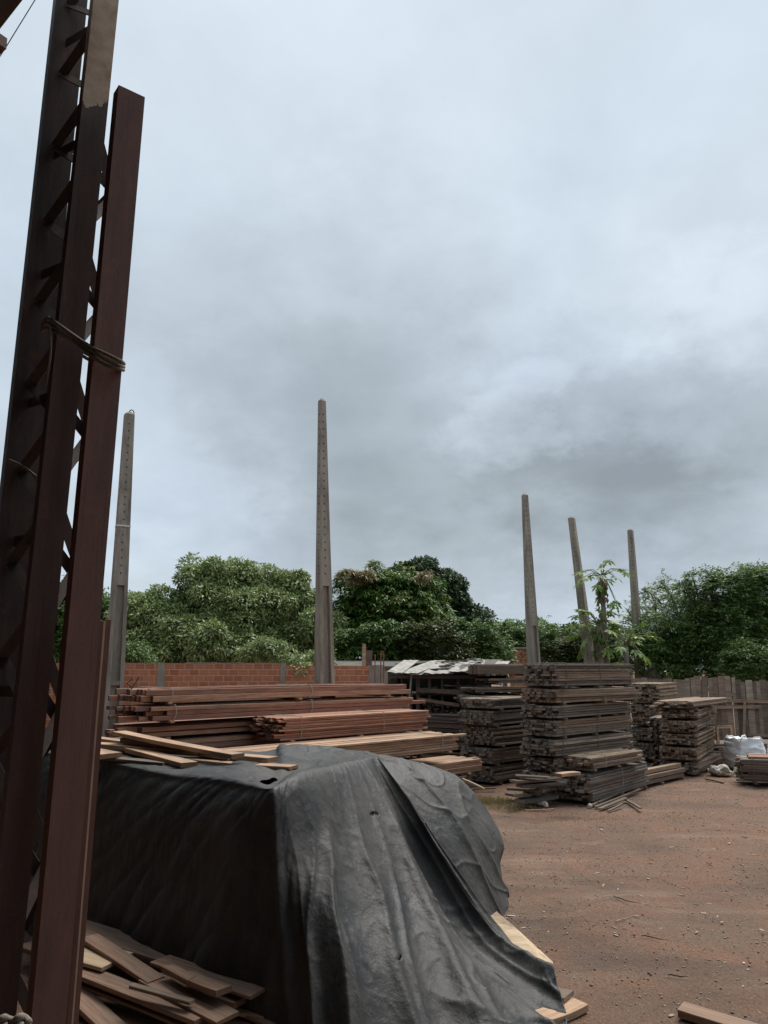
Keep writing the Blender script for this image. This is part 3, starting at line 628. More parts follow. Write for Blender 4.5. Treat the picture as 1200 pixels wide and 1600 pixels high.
# planks poking out under the tarp and in the yard
board('upper plank end sticking out from under the tarp corner', onz(840, 1546, .07), onz(889, 1557, .07), .17, .03, 'old')
board('lower plank end sticking out from under the tarp corner', onz(845, 1592, .03), onz(904, 1568, .03), .17, .045, 'tan')
board('thick beam lying in the dirt at the bottom right corner', onz(1064, 1577, .04), onz(1290, 1645, .04), .16, .05, 'scrap', cat='beam')
gP = 'loose planks at the foot of the tallest stack'
for i, (a, b, z0, w, t, m, lab) in enumerate((
    ((806, 1212), (858, 1215), .50, .17, .03, 'old', 'mossy plank on top of the loose planks left of the low bundle'),
    ((802, 1221), (872, 1216), .43, .2, .04, 'old', 'second loose plank left of the low bundle'),
    ((812, 1228), (880, 1223), .35, .22, .05, 'grey', 'third dark loose plank left of the low bundle'),
    ((795, 1232), (850, 1236), .25, .16, .04, 'old', 'protruding plank nearest the grass tuft'),
    ((808, 1244), (872, 1231), .19, .15, .035, 'old', 'pale plank slanting out of the loose planks'),
    ((812, 1252), (866, 1244), .11, .22, .06, 'grey', 'thick grey plank at the bottom of the loose planks'),
    ((793, 1240), (846, 1251), .07, .14, .04, 'grey', 'lowest loose plank nearest the grass tuft'),
    ((842, 1231), (880, 1224), .30, .12, .07, 'grey', 'short block squeezed beside the low bundle'),
    ((872, 1211), (902, 1208), .62, .16, .05, 'tan', 'pale short board lying on the end of the low bundle'))):
    board(lab, onz(*a, z0), onz(*b, z0), w, t, m, group=gP)
for a, b, w, lab in (((930, 1261), (1000, 1233), .05, 'longest thin stick lying in front of the low bundle'), ((937, 1264), (978, 1247), .07, 'flat short stick in front of the low bundle'),
                     ((950, 1267), (972, 1256), .04, 'smallest stick in front of the low bundle'), ((978, 1250), (1001, 1263), .05, 'stick pointing right away from the low bundle'),
                     ((925, 1258), (985, 1231), .06, 'stick leaning along the low bundle'), ((700, 1234), (775, 1231), .06, 'pale stick at the foot of the dark stack behind the tarp')):
    p, q = onz(*a, .025), onz(*b, .06); board(lab, p, q, w, .025, 'old', name='wood_stick', cat='stick', group='thin sticks around the low piles')
board('long pale lath on the ground near the grass tuft', onz(820, 1266, .02), onz(866, 1264, .02), .03, .015, 'tan', name='wood_stick', cat='stick')
board('whitish lath slanting down at the foot of the dark stack', onz(722, 1217, .32), onz(757, 1233, .16), .05, .03, 'ply', name='wood_stick', cat='stick')
board('pale stick lying between the right-hand stack and the dirty sack', onz(1103, 1217, .02), onz(1130, 1223, .02), .05, .03, 'old', name='wood_stick', cat='stick')
for i, (a, b, lab) in enumerate((((958, 1440), (985, 1433), 'bent pale twig in the middle of the yard'), ((1043, 1523), (1078, 1526), 'dark twig on the dirt near the bottom right'), ((905, 1376), (918, 1378), 'short white twig on the dirt at left'),
                     ((1103, 1348), (1116, 1355), 'dark twig on the dirt at right'), ((1158, 1307), (1170, 1309), 'small dark twig near the right edge'), ((1000, 1461), (1038, 1468), 'thin dark twig below the middle of the yard'), ((960, 1401), (1000, 1412), 'long thin twig pressed in the dirt'))):
    p, q = onz(*a, .012), onz(*b, .012); rr_ = random.Random(i * 7 + 2); K = [p.lerp(q, t) + Vector((rr_.uniform(-.012, .012), rr_.uniform(-.02, .02), 0)) for t in (0, .22, .4, .63, .8, 1)]; mb = MB(); mb.tube(K, [.003, .005, .0045, .004, .003, .0015], 6)
    tag(mb.build('twig', M['chip'] if i in (0, 2) else M['near_black']), lab, 'twig', 'twigs on the dirt')
def lump(name, c, sx, sy, sz, m, lab, cat, seed, amp=.25, fr=2.2):
    import bmesh
    bm = bmesh.new(); bmesh.ops.create_icosphere(bm, subdivisions=4, radius=1)
    for v in bm.verts:
        n0 = v.co.copy(); k = 1 + amp * noise.fractal(n0 * fr + Vector((seed, 0, 0)), 1, 2, 3); v.co = n0 * k
        v.co.x *= sx; v.co.y *= sy; v.co.z = max(v.co.z, -.5) * sz
    me = bpy.data.meshes.new(name); bm.to_mesh(me); bm.free(); me.materials.append(m); me.polygons.foreach_set('use_smooth', [True] * len(me.polygons))
    o = bpy.data.objects.new(name, me); COL.objects.link(o); o.location = c; tag(o, lab, cat); return o
p = onz(845, 1258, 0); lump('stone', (p.x, p.y, .05), .09, .07, .08, M['bag'], 'white stone on the dirt left of the low bundle', 'stone', 1)
p = onz(853, 1261, 0); lump('stone', (p.x, p.y, .03), .04, .05, .05, M['sack'], 'smaller pale stone touching the white stone', 'stone', 5)
p = onz(922, 1262, 0); lump('stone', (p.x, p.y, .03), .04, .04, .04, M['sack'], 'small pale stone in front of the low bundle', 'stone', 9)

# ---------------------------------------------------------------- white bags, sack, frame
def bigbag(c, w, h, lab, seed, rz):
    n, mrow = 72, 34; V = []; Fq = []
    for j in range(mrow + 1):
        t = j / mrow; z = h * min(t / .82, 1)
        for i in range(n):
            a = 2 * math.pi * i / n; sq = 1 / max(abs(math.cos(a)), abs(math.sin(a))) ** .55
            bul = .86 + .2 * math.sin(math.pi * min(t / .82, 1) ** .8)
            rr = w / 2 * sq * bul
            if t > .82: k = (t - .82) / .18; rr *= 1 - .9 * k; z = h * (1 - .10 * k)
            q = Vector((math.cos(a), math.sin(a), 0)) * rr; p = Vector((q.x, q.y, z))
            f = noise.fractal(Vector((q.x * 3, q.y * 3, z * 9 + seed)), 1, 2, 4); f2 = noise.noise(Vector((a * 5, z * 2, seed))) 
            p += Vector((math.cos(a), math.sin(a), 0)) * (.04 * f * (t < .95)) + Vector((0, 0, .10 * f2 * max(0, (t - .6)) + .03 * f * t))
            V.append(p)
    for j in range(mrow):
        for i in range(n): Fq.append((j*n+i, j*n+(i+1)%n, (j+1)*n+(i+1)%n, (j+1)*n+i))
    root = empty('bulk_bag', c, rz, label=lab, cat='bag')
    npmesh('bag_body', np.array([tuple(v) for v in V]), np.array(Fq), M['bag'], parent=root, smooth=True)
    for sx, sy in ((-1, -1), (1, -1), (1, 1), (-1, 1)):
        m = MB(); b = Vector((sx * w * .40, sy * w * .40, h * .93))
        m.tube([b, b + Vector((-sx * .06, -sy * .03, .08)), b + Vector((-sx * .17, -sy * .08, .07)), b + Vector((-sx * .24, -sy * .12, -.01))], .018, 6); m.build('lifting_strap', M['bag'], root, smooth=True)
    return root
p = at(1163, 1170, 18.8); bigbag((p.x, p.y, .0), .74, zp(1154, 18.6), 'full white bulk bag standing in front of the plank fence', 2, .2)
p = at(1236, 1180, 18.3); bigbag((p.x, p.y, .0), .84, zp(1165, 18.2), 'white bulk bag cut off by the right edge of the photo', 7, .5)
def sack(px, py, lab):
    c = onz(px, py, 0); n, m_ = 90, 50; V = []; Fq = []
    for j in range(m_ + 1):
        for i in range(n):
            u = i / n * 2 * math.pi; t = j / m_; sx = (t - .5) * 1.0
            neck = 1 - .55 * math.exp(-((t - .68) / .09) ** 2); rr = .20 * math.sin(math.pi * min(max(t, .02), .98)) ** .45 * neck
            p = Vector((sx * .72, math.cos(u) * rr * 1.1, max(.0, math.sin(u) * rr * .85 + .13 * neck)))
            f = noise.fractal(p * 5, 1, 2, 4); g = abs(noise.noise(p * 9)); p += Vector((.3 * f, math.cos(u), math.sin(u))) * (.10 * f - .07 * g); p.z *= .75
            p.z = max(p.z, -.01); V.append(tuple(p))
    for j in range(m_):
        for i in range(n): Fq.append((j*n+i, j*n+(i+1)%n, (j+1)*n+(i+1)%n, (j+1)*n+i))
    o = npmesh('cloth_sack', np.array(V), np.array(Fq), M['sack'], smooth=True); o.location = c; o.rotation_euler = (0, 0, -.25); tag(o, lab, 'sack')
sack(1134, 1211, 'crumpled dirty white sack lying on the dirt beside the right-hand stack')
fr_ = empty('wooden_frame', at(1132, 1150, 19.6) * 1, 0, label='small square open wooden frame leaning behind the right-hand stack', cat='wooden frame')
fr_.location.z = zp(1162, 19.6)
for a, b in (((-.19, 0, .40), (.20, 0, .40)), ((-.17, 0, 0), (-.17, 0, .37)), ((.17, 0, 0), (.17, 0, .37))):
    m = MB(); m.bar(a, b, .06, .06, up=(0, 1, 0)); m.build('frame_bar', M['tan'], fr_)
bundle('low grey boards under the wooden frame and bags by the fence', 1110, 19.6, zp(1163, 19.6), 0, 8, 3.2, .9, 'grey', bw=.12, bt=.05, jit=.2, straps=(), seed=77, group='low lumber piles on the ground', py=1180)

# ---------------------------------------------------------------- lean-to rack
D0, D1 = 18.9, 21.5
lt = empty('lean_to', (0, 0, 0), 0, label='dark open lean-to rack with a pale patched sheet roof', cat='shed')
xa, xb = at(606, 1060, D0).x, at(790, 1060, D0).x
zf, zb = zp(1054, D0), zp(1034, D1)
r = random.Random(3)
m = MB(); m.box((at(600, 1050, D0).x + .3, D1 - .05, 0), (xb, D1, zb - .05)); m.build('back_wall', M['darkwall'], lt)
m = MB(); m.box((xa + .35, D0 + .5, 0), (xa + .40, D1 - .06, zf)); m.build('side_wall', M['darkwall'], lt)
for px, w in ((642, .06), (653, .09), (671, .07), (691, .05), (716, .06), (742, .06)):
    x = at(px, 1080, D0 + .1).x; m = MB(); m.box((x - w / 2, D0 + .06, 0), (x + w / 2, D0 + .06 + w, zf - .03)); m.build('post', M['grey'], lt)
m = MB(); a = at(643, 1055, D0 - .1); b = at(637, 1115, D0 - .1); m.bar(b, a, .035, .03, up=(0, 1, 0)); m.build('pale_post', M['render'], lt)
for ya, yb, z_, mm, h in ((651, 812, 1078, 'old', .10), (653, 718, 1092, 'scrap', .07)):
    m = MB(); A = at(ya, z_, D0 - .02); B = at(yb, z_ + (9 if mm == 'old' else 10), D0 - .25); m.bar(A, B, .09, h); m.build('shelf_beam', M[mm], lt)
m = MB(); m.box((xa + .45, D0 + .2, zp(1087, D0)), (xb, D1 - .1, zp(1087, D0) + .03)); m.build('shelf', M['grey'], lt)
m = MB(); m.bar((xa, D0, zf - .05), (xb, D0 - .05, zf - .06), .06, .08); m.build('eave_beam', M['old'], lt)
rf = empty('roof', (0, 0, 0)); rf.parent = lt
for i in range(13):
    m = MB(); t0 = i / 13; x0 = xa + (xb - xa - .3) * t0 + r.uniform(-.08, .05); w = r.uniform(.32, .5); nx = 14
    fy = D0 - r.uniform(.12, .38); by = D1 + r.uniform(-1.1, .15); lift = r.uniform(0, .07)
    x1off = r.uniform(.45, 1.1) * (1 - t0 * .2)
    vs = []; fs = []
    for k in range(2):
        for j in range(nx + 1):
            u = j / nx; zc = .004 * math.sin(u * math.pi * 6) + .02 * noise.noise((u * 2, i * 3.1, k))
            vs.append((x0 + w * u + (x1off if k else 0), by if k else fy, (zb if k else zf + .01 + .02 * noise.noise((u * 3, i, 0))) + zc + lift))
    N0 = len(vs)
    vs += [(x, y, z - .012) for x, y, z in vs]
    for j in range(nx):
        fs += [(j, j + 1, nx + 2 + j, nx + 1 + j), (N0 + nx + 1 + j, N0 + nx + 2 + j, N0 + j + 1, N0 + j), (N0 + j, N0 + j + 1, j + 1, j)]
    m.add(vs, fs); m.build('roof_sheet', M['roof' if r.random() < .75 else 'slab'], rf)
for i in range(16):
    m = MB(); x = r.uniform(xa + .8, xb - .3); y = r.uniform(D0 + .2, D1 - .4); z = zf + (zb - zf) * (y - D0) / (D1 - D0) + .09; a = r.uniform(-.6, .9); L = r.uniform(.4, 1.0)
    m.bar((x, y, z), (x + L * math.cos(a), y + L * math.sin(a) * .5, z + .03), r.uniform(.08, .25), .02); m.build('roof_scrap', M[r.choice(('roof', 'old', 'grey', 'slab'))], rf)
for i, (px, w, hh, mm) in enumerate(((678, .5, .10, 'old'), (695, .6, .13, 'grey'), (712, .4, .08, 'old'), (730, .55, .12, 'grey'), (752, .5, .12, 'grey'))):
    bundle(['brown', 'dark', 'small brown', 'long dark', 'rightmost dark'][i] + ' short plank pile on the lean-to shelf', px, D0 + .25, zp(1087, D0) + .03 + hh + .05, zp(1087, D0) + .034, 60 + 4 * i, 1.3, w * .55, mm, bt=.04, bw=.1, jit=.1, straps=(), bear=False, seed=200 + i, group='plank piles on the lean-to shelf', py=1075)
board('pale board lying on top of the planks on the lean-to shelf', at(692, 1071, D0 + .2), at(716, 1071, D0 + .5), .18, .03, 'ply', name='shelf_board')
bundle('dark bundle stored under the lean-to shelf', 718, 18.9, zp(1098, 18.9), zp(1124, 18.9), 60, 2.0, .95, 'grey', jit=.1, straps=(), seed=211, py=1110)
bundle('lower dark bundle stored at the bottom of the lean-to', 718, 18.9, zp(1126, 18.9), 0, 60, 2.0, .95, 'grey', bt=.06, jit=.1, straps=(), seed=212, py=1150)

# low neighbour roof, sticks and rebar at the end of the wall
ob = empty('outbuilding', (0, 0, 0), 0, label='low neighbouring outbuilding with a flat grey sheet roof beyond the brick wall', cat='outbuilding')
A, B = at(515, 1040, 21.5), at(612, 1044, 20.2); C_, D_ = at(700, 1030, 25.5), at(500, 1030, 25.5)
zt = zp(1040, 21); m = MB(); ztb = zp(1029.5, 25.5)
vs = [(A.x, A.y, zt), (B.x, B.y, zt - .02), (C_.x, C_.y, ztb), (D_.x, D_.y, ztb)]; vs += [(x, y, z - .07) for x, y, z in vs]
m.add(vs, [(0, 1, 2, 3), (7, 6, 5, 4), (0, 4, 5, 1), (1, 5, 6, 2), (2, 6, 7, 3), (3, 7, 4, 0)]); m.build('roof', M['slab'], ob)
m = MB(); m.add([(A.x + .1, A.y + .15, 0), (B.x - .1, B.y + .15, 0), (B.x - .1, B.y + .15, zt - .07), (A.x + .1, A.y + .15, zt - .07), (C_.x, C_.y - .1, 0), (C_.x, C_.y - .1, ztb - .07)], [(0, 1, 2, 3), (1, 4, 5, 2)]); m.build('wall', M['render'], ob)
for a, b, w, mm, nm, lab in (((566, 1042), (569, 1006), .09, 'ply', 'wood_stake', 'pale stake standing upright behind the end of the brick wall'), ((572, 1042), (577, 1016), .15, 'old', 'wood_stake', 'wider brown stake leaning beside the pale stake')):
    m = MB(); p = at(*a, 18.9); q = at(*b, 18.9); p.z = .0; m.bar(p, q, w, .03, up=(0, 1, 0)); tag(m.build(nm, M[mm]), lab, 'stake')
rb_ = empty('rebar_starter', at(597, 1060, 18.0) * 1, 0, label='rusty rebar hoop and rods rising from the end pillar of the brick wall', cat='rebar'); rb_.location.z = 0
for px, yt in ((586, 1022), (595, 1018), (599.5, 1017)):
    m = MB(); p = at(px, 1060, 18.0); q = at(px, yt, 18.0); o = rb_.location; m.tube([(p.x - o.x, 0, 1.5), (q.x - o.x, 0, q.z)], .012, 6); m.build('rod', M['rust_sheet'], rb_)
m = MB(); p = at(595, 1018, 18.0); q = at(599.5, 1018, 18.0); o = rb_.location; m.tube([(p.x - o.x - .01, 0, p.z), (q.x - o.x + .01, 0, q.z)], .014, 6); m.build('hoop', M['rust_sheet'], rb_)
p = at(206, 1078, 12.35)
tw = empty('bent_wire', p, 0, label='bent rusty wires sticking up from the left end of the top reddish bundle', cat='wire')
for pts in (((-.02, 0, 0), (.04, 0, .09), (.10, 0, .20)), ((.0, 0, .02), (-.08, 0, .10), (.0, 0, .17)), ((-.08, 0, .10), (.02, 0, .04))):
    m = MB(); m.tube(pts, .008, 5); m.build('wire', M['iron'], tw)

# distant bits
p = at(818, 1022, 30); bh = empty('brick_hut', (p.x, p.y, 0), .2, label='small orange brick box behind the concrete pole by the tallest stack', cat='hut')
m = MB(); m.box((-.35, 0, 0), (.35, .6, zp(1014, 30))); m.build('wall', M['brick'], bh); m = MB(); m.box((-.42, -.06, zp(1014, 30) + .003), (.42, .7, zp(1014, 30) + .07)); m.build('cap', M['render'], bh)
p = at(886, 1002, 38); hh = empty('far_house', (p.x, p.y, 0), 0, label='tiny pale house wall showing through the trees behind the leaning pole', cat='house')
m = MB(); m.box((-.75, 0, 0), (.6, 2, zp(997, 38))); m.build('wall', M['bag'], hh); m = MB(); m.box((-.85, -.15, zp(997, 38) + .003), (.75, 2.1, zp(997, 38) + .1)); m.build('roof', M['slab'], hh)
p = at(1020, 1055, 27.4); st = lump('tree_stump', (p.x, p.y, zp(1058, 27.4) - .25), .30, .3, .55, M['trunk'], 'brown stump-like heap at the foot of the rightmost pole', 'stump', 3, .4)
m = MB(); m.box((-.28, -.25, -zp(1058, 27.4) + .25), (.28, .25, 0)); q = m.build('root_block', M['trunk'], st)
# ================================================================ TREES
def unit(n, r):
    v = r.normal(size=(n, 3)); return v / np.linalg.norm(v, axis=1)[:, None]
def leaves(C, Dr, Nn, L, Wd, k, r, fold=.12):
    # one leaf per row: base C, direction Dr, normal Nn, length L, width Wd (rhombic leaf, 4 verts)
    side = np.cross(Dr, Nn); side /= np.linalg.norm(side, axis=1)[:, None] + 1e-9
    a = C; b = C + Dr * L[:, None] * .45 + side * Wd[:, None] * .5 ; c = C + Dr * L[:, None] - np.array([0, 0, 1]) * (L * fold)[:, None]; d = C + Dr * L[:, None] * .45 - side * Wd[:, None] * .5
    V = np.stack([a, b, c, d], 1).reshape(-1, 3); n = len(C)
    Fq = (np.arange(n) * 4)[:, None] + np.arange(4)[None]
    return V, Fq
def lobes_px(lst, D):
    out = []
    for e in lst:
        px, py, rp = e[:3]; dd = D + (e[3] if len(e) > 3 else 0)
        c = at(px, py, dd); out.append((c, rp / F * dd * 1.03))
    return out
def tree(name, label, lobes, base, seed, mats, leaf=.16, lw=.45, per=260, clump=.55, dens=1.0, lsc=.74, psc=1.75, droop=.3, style='round', group=None, cat='tree', trunkr=.16, mfrac=(1.0,), squash=.9, limbs=True, out=.0):
    r = np.random.default_rng(seed); root = empty(name, base, 0, label=label, cat=cat, group=group); leaf *= lsc; per = int(per * psc * .47); clump *= .66
    b0 = np.array(base)
    VV = []; FF = []; MM = []; nv = 0; ccs = []
    for c, rad in lobes:
        n = max(5, int(dens * 11 * (rad / clump) ** 2 * .55))
        u = unit(n, r); rr = rad * (.35 + .65 * r.random(n) ** .4) * r.uniform(.86, 1.06, n)
        P = np.array(c)[None] + u * rr[:, None] * np.array([1, 1, squash]); ccs.append((c, rad))
        for p, uu in zip(P, u):
            cr = clump * r.uniform(.55, 1.25); k = int(per * r.uniform(.6, 1.2))
            mi = r.choice(len(mats), p=mfrac); cr *= 1.2; k = int(k * 1.25)
            q = unit(k, r); q = q + uu * .35 + np.array([0, 0, .25]); q /= np.linalg.norm(q, axis=1)[:, None]
            s = cr * (.5 + .5 * r.random(k) ** .5)
            if style == 'mango':      # rosettes of long hanging leaves
                nr = max(3, k // 12); rc = unit(nr, r) * cr; rc[:, 2] = abs(rc[:, 2]) * .8; idx = r.integers(0, nr, k)
                ang = r.uniform(0, 6.28, k); dr = np.stack([np.cos(ang), np.sin(ang), r.uniform(-1.1, .25, k)], 1); dr /= np.linalg.norm(dr, axis=1)[:, None]
                C = p + rc[idx] + dr * .03; Dr = dr; Nn = np.tile([0, 0, 1.], (k, 1)) + r.normal(size=(k, 3)) * .2
            elif style == 'fine':     # feathery sprays: rows of little leaflets on arching twigs
                nt = max(4, k // 16); tb = unit(nt, r) * cr * .35; td = unit(nt, r) + uu * .8 + np.array([0, 0, .5]); td /= np.linalg.norm(td, axis=1)[:, None]
                idx = r.integers(0, nt, k); t = r.random(k); tl = cr * r.uniform(.9, 1.5, nt)
                C = p + tb[idx] + td[idx] * (t * tl[idx])[:, None] - np.array([0, 0, 1]) * (t ** 2 * tl[idx] * droop)[:, None]
                sd = np.cross(td[idx], [0, 0, 1.]); sd /= np.linalg.norm(sd, axis=1)[:, None] + 1e-9
                Dr = sd * r.choice([-1, 1], k)[:, None] + td[idx] * .6 + r.normal(size=(k, 3)) * .25 - np.array([0, 0, .3]); Dr /= np.linalg.norm(Dr, axis=1)[:, None]; Nn = np.array([0, 0, 1.]) + r.normal(size=(k, 3)) * .4
            else:
                C = p + q * s[:, None] * np.array([1, 1, .8]); Dr = q * .7 + r.normal(size=(k, 3)) * .5 - np.array([0, 0, droop]); Dr /= np.linalg.norm(Dr, axis=1)[:, None]
                Nn = q + np.array([0, 0, .6]) + r.normal(size=(k, 3)) * .35
            L = leaf * r.uniform(.6, 1.25, k); V, Fq = leaves(C, Dr, Nn, L, L * lw, k, r)
            VV.append(V - b0); FF.append(Fq + nv); MM.append(np.full(k, mi)); nv += len(V)
    npmesh('crown', np.concatenate(VV), np.concatenate(FF), [M[x] for x in mats], np.concatenate(MM), root)
    m = MB(); rr = random.Random(seed); cen = sum((Vector(c) for c, _ in ccs), Vector()) / len(ccs); top = cen - Vector(base); fork = Vector((top.x * .25, top.y * .25, max(.5, top.z * .45)))
    m.tube([(0, 0, -.2), fork * .5 + Vector((rr.uniform(-.1, .1), 0, 0)), fork], [trunkr * 1.3, trunkr, trunkr * .85], 10); m.build('trunk', M['trunk'], root, smooth=True)
    if limbs:
        for c, rad in ccs:
            e = Vector(c) - Vector(base); m = MB(); mid = (fork + e) / 2 + Vector((rr.uniform(-.2, .2), rr.uniform(-.2, .2), -.15)); pts = [fork - Vector((0, 0, .05)), mid, e]
            m.tube(pts, [trunkr * .6, trunkr * .4, trunkr * .15], 7)
            for _ in range(5):
                u = Vector(unit(1, r)[0]) * rad * .75; m.tube([mid.lerp(e, rr.uniform(.3, 1)), e + u * .5, e + u], [trunkr * .2, trunkr * .13, .01], 5)
            m.build('limb', M['trunk'], root, smooth=True)
    return root
def gb(px, D): v = at(px, 1060, D); return (v.x, v.y, 0)

gB = 'trees beyond the brick wall'
tree('round_tree', 'tallest silvery-green rounded tree behind the brick wall, left of the lone pole', lobes_px([(312, 903, 30), (352, 898, 29, -.3), (385, 915, 28), (335, 940, 34, -.6), (375, 955, 34, -.9), (300, 945, 26), (410, 950, 28, -.4), (345, 985, 34, -1.1), (392, 995, 34, -1.2), (320, 1015, 32, -1.0), (370, 1025, 30, -1.2), (350, 950, 45, 1.2), (350, 1010, 45, 1.2)], 27), gb(350, 27), 21,
     ['leaf_silver'], leaf=.20, lw=.42, per=300, clump=.6, group=gB)
tree('round_tree', 'silvery-green tree crown leaning against the lone concrete pole behind the brick wall', lobes_px([(428, 918, 26), (460, 920, 27), (445, 950, 30, -.5), (480, 955, 25), (430, 985, 28, -.5), (468, 985, 27, -.4), (500, 985, 28, -1), (475, 1015, 26, -1), (440, 1020, 26, -.6), (510, 1015, 22, -1), (455, 965, 45, 1.2)], 27.5), gb(455, 27.5), 22,
     ['leaf_silver'], leaf=.20, lw=.42, per=300, clump=.55, group=gB)
tree('round_tree', 'lower silvery-green tree behind the brick wall nearest the leftmost pole', lobes_px([(255, 950, 26), (215, 952, 27), (280, 965, 24, -.3), (238, 975, 27, -.6), (198, 985, 26, -.3), (290, 998, 31, -1.2), (330, 1005, 30, -1.8), (250, 1010, 28, -1.3), (212, 1018, 26, -1.1), (275, 1030, 26, -1.6), (240, 990, 48, 1.0), (195, 1030, 26, -1)], 26.5), gb(245, 26.5), 23,
     ['leaf_silver'], leaf=.20, lw=.42, per=290, clump=.55, group=gB)
tree('round_tree', 'tree seen only through the gaps of the steel beams at far left', lobes_px([(110, 950, 55), (60, 990, 60), (150, 985, 45), (120, 1020, 50), (178, 950, 25)], 28), gb(110, 28), 24, ['leaf_bush'], leaf=.2, per=220, clump=.6, group=gB)
tree('wall_shrub', 'leafy shrub hanging over the top of the brick wall', lobes_px([(408, 1017, 17), (436, 1022, 17), (462, 1034, 12, -.35), (472, 1047, 8, -.55), (392, 1024, 12), (500, 1030, 16)], 18.75), gb(440, 19.2), 25, ['leaf_silver'], leaf=.11, lw=.4, per=130, clump=.25, group=gB, cat='shrub', trunkr=.04)
tree('wall_shrub', 'pale yellowish shrub at the left end of the brick wall beside the leftmost pole', lobes_px([(205, 1025, 18), (190, 1030, 16), (225, 1032, 12)], 19.2), gb(200, 19.4), 26, ['leaf_bush'], leaf=.11, lw=.4, per=120, clump=.25, group=gB, cat='shrub', trunkr=.04)
tree('mango_tree', 'broad mango tree with rusty new leaves right of the lone pole', lobes_px([(555, 922, 24), (590, 908, 26), (625, 915, 26), (655, 930, 26), (575, 945, 30, -.6), (615, 950, 30, -.9), (545, 960, 28), (650, 965, 28, -.8), (682, 965, 24), (590, 985, 32, -.8), (635, 990, 30, -1), (685, 1000, 28), (550, 1000, 28), (600, 960, 52, 1.3), (650, 985, 48, 1.2), (640, 1020, 34)], 28), gb(610, 28), 31,
     ['leaf_mango', 'leaf_mangonew'], leaf=.27, lw=.26, per=230, clump=.62, style='mango', mfrac=(.86, .14), group=gB, trunkr=.25)
tree('mango_sprout', 'tuft of rusty new leaves on the upper left of the mango crown', lobes_px([(548, 903, 12, -.8), (572, 900, 9, -.8), (662, 905, 7, -1)], 27.6), gb(552, 27.6), 32, ['leaf_rust'], leaf=.24, lw=.28, per=90, clump=.28, style='mango', group=gB, trunkr=.05, limbs=False)
tree('dark_tree', 'tall dark tree standing behind the mango tree', lobes_px([(655, 905, 26), (690, 920, 32), (625, 902, 16), (705, 950, 30), (660, 940, 40), (725, 975, 26), (745, 968, 18), (670, 890, 12)], 31), gb(690, 31), 33,
     ['leaf_dark'], leaf=.20, lw=.5, per=260, clump=.5, group=gB, trunkr=.25)
tree('bush', 'olive bush at the foot of the mango tree behind the lean-to', lobes_px([(640, 1010, 30), (670, 1005, 34), (700, 1015, 30), (620, 1025, 24), (650, 1030, 24)], 25), gb(660, 25), 34, ['leaf_olive'], leaf=.16, lw=.4, per=230, clump=.45, style='fine', group='bushes beyond the lean-to', cat='bush', trunkr=.08)
tree('bush', 'fresh green leafy bush low at the left foot of the mango tree', lobes_px([(545, 1010, 24), (580, 1005, 24), (610, 995, 22), (560, 1028, 20), (600, 1025, 20)], 25), gb(580, 25), 35, ['leaf_bush'], leaf=.2, lw=.35, per=200, clump=.42, group='bushes beyond the lean-to', cat='bush', trunkr=.08, style='mango')
tree('bush', 'bright green bush right behind the pale roof of the lean-to', lobes_px([(720, 1000, 34), (750, 1005, 30), (735, 1020, 28), (700, 985, 20), (770, 1020, 26)], 27), gb(735, 27), 36, ['leaf_bush'], leaf=.17, lw=.35, per=240, clump=.45, style='fine', group='bushes beyond the lean-to', cat='bush', trunkr=.08)
tree('bush', 'soft green bushes left of the pole by the tallest stack', lobes_px([(790, 1000, 30), (815, 992, 22), (780, 1020, 30), (808, 1020, 28), (845, 1000, 26), (840, 1020, 28)], 31), gb(805, 31), 37, ['leaf_acacia'], leaf=.17, lw=.35, per=250, clump=.5, style='fine', group='bushes beyond the lean-to', cat='bush', trunkr=.08)
tree('round_tree', 'far dark tree tops between the two poles above the tallest stack', lobes_px([(870, 1000, 18), (900, 992, 14), (885, 1010, 22), (925, 996, 16), (945, 1000, 20), (860, 1015, 24)], 44), gb(890, 44), 38, ['leaf_dark', 'leaf_bush'], leaf=.3, lw=.5, per=140, clump=.6, mfrac=(.6, .4), group='far trees')
tree('round_tree', 'pale far tree tops left of the leaning pole', lobes_px([(770, 990, 16), (800, 985, 14), (840, 985, 16), (740, 985, 14)], 50), gb(790, 50), 39, ['leaf_acacia'], leaf=.32, lw=.5, per=130, clump=.7, group='far trees')
tree('bush', 'olive bush in front of the papaya trunks behind the tallest stack', lobes_px([(880, 1022, 20), (905, 1015, 26), (940, 1010, 26), (970, 1005, 24), (925, 1030, 24), (965, 1030, 26), (865, 1032, 18), (893, 1030, 22)], 30), gb(925, 30), 40, ['leaf_olive'], leaf=.17, lw=.4, per=230, clump=.5, style='fine', group='bushes beyond the dark stacks', cat='bush', trunkr=.08)
gF = 'feathery trees beyond the plank fence'
tree('feathery_tree', 'thin wispy tree with open sky between its leaves, right of the rightmost pole', lobes_px([(1025, 935, 22), (1010, 955, 24), (1050, 925, 20), (1040, 955, 26), (1000, 985, 26), (1070, 930, 18), (1060, 960, 24), (985, 960, 14)], 29.5), gb(1030, 29.5), 41,
     ['leaf_silver'], leaf=.20, lw=.24, per=85, clump=.45, style='fine', group=gF, trunkr=.09, dens=.62)
tree('feathery_tree', 'dense feathery tree behind the left part of the plank fence', lobes_px([(1040, 1000, 42), (1080, 975, 40), (1020, 1030, 40), (1060, 1035, 40), (1100, 1010, 42), (1085, 945, 26), (1000, 1010, 24)], 28), gb(1060, 28), 42,
     ['leaf_acacia'], leaf=.16, lw=.34, per=300, clump=.55, style='fine', group=gF)
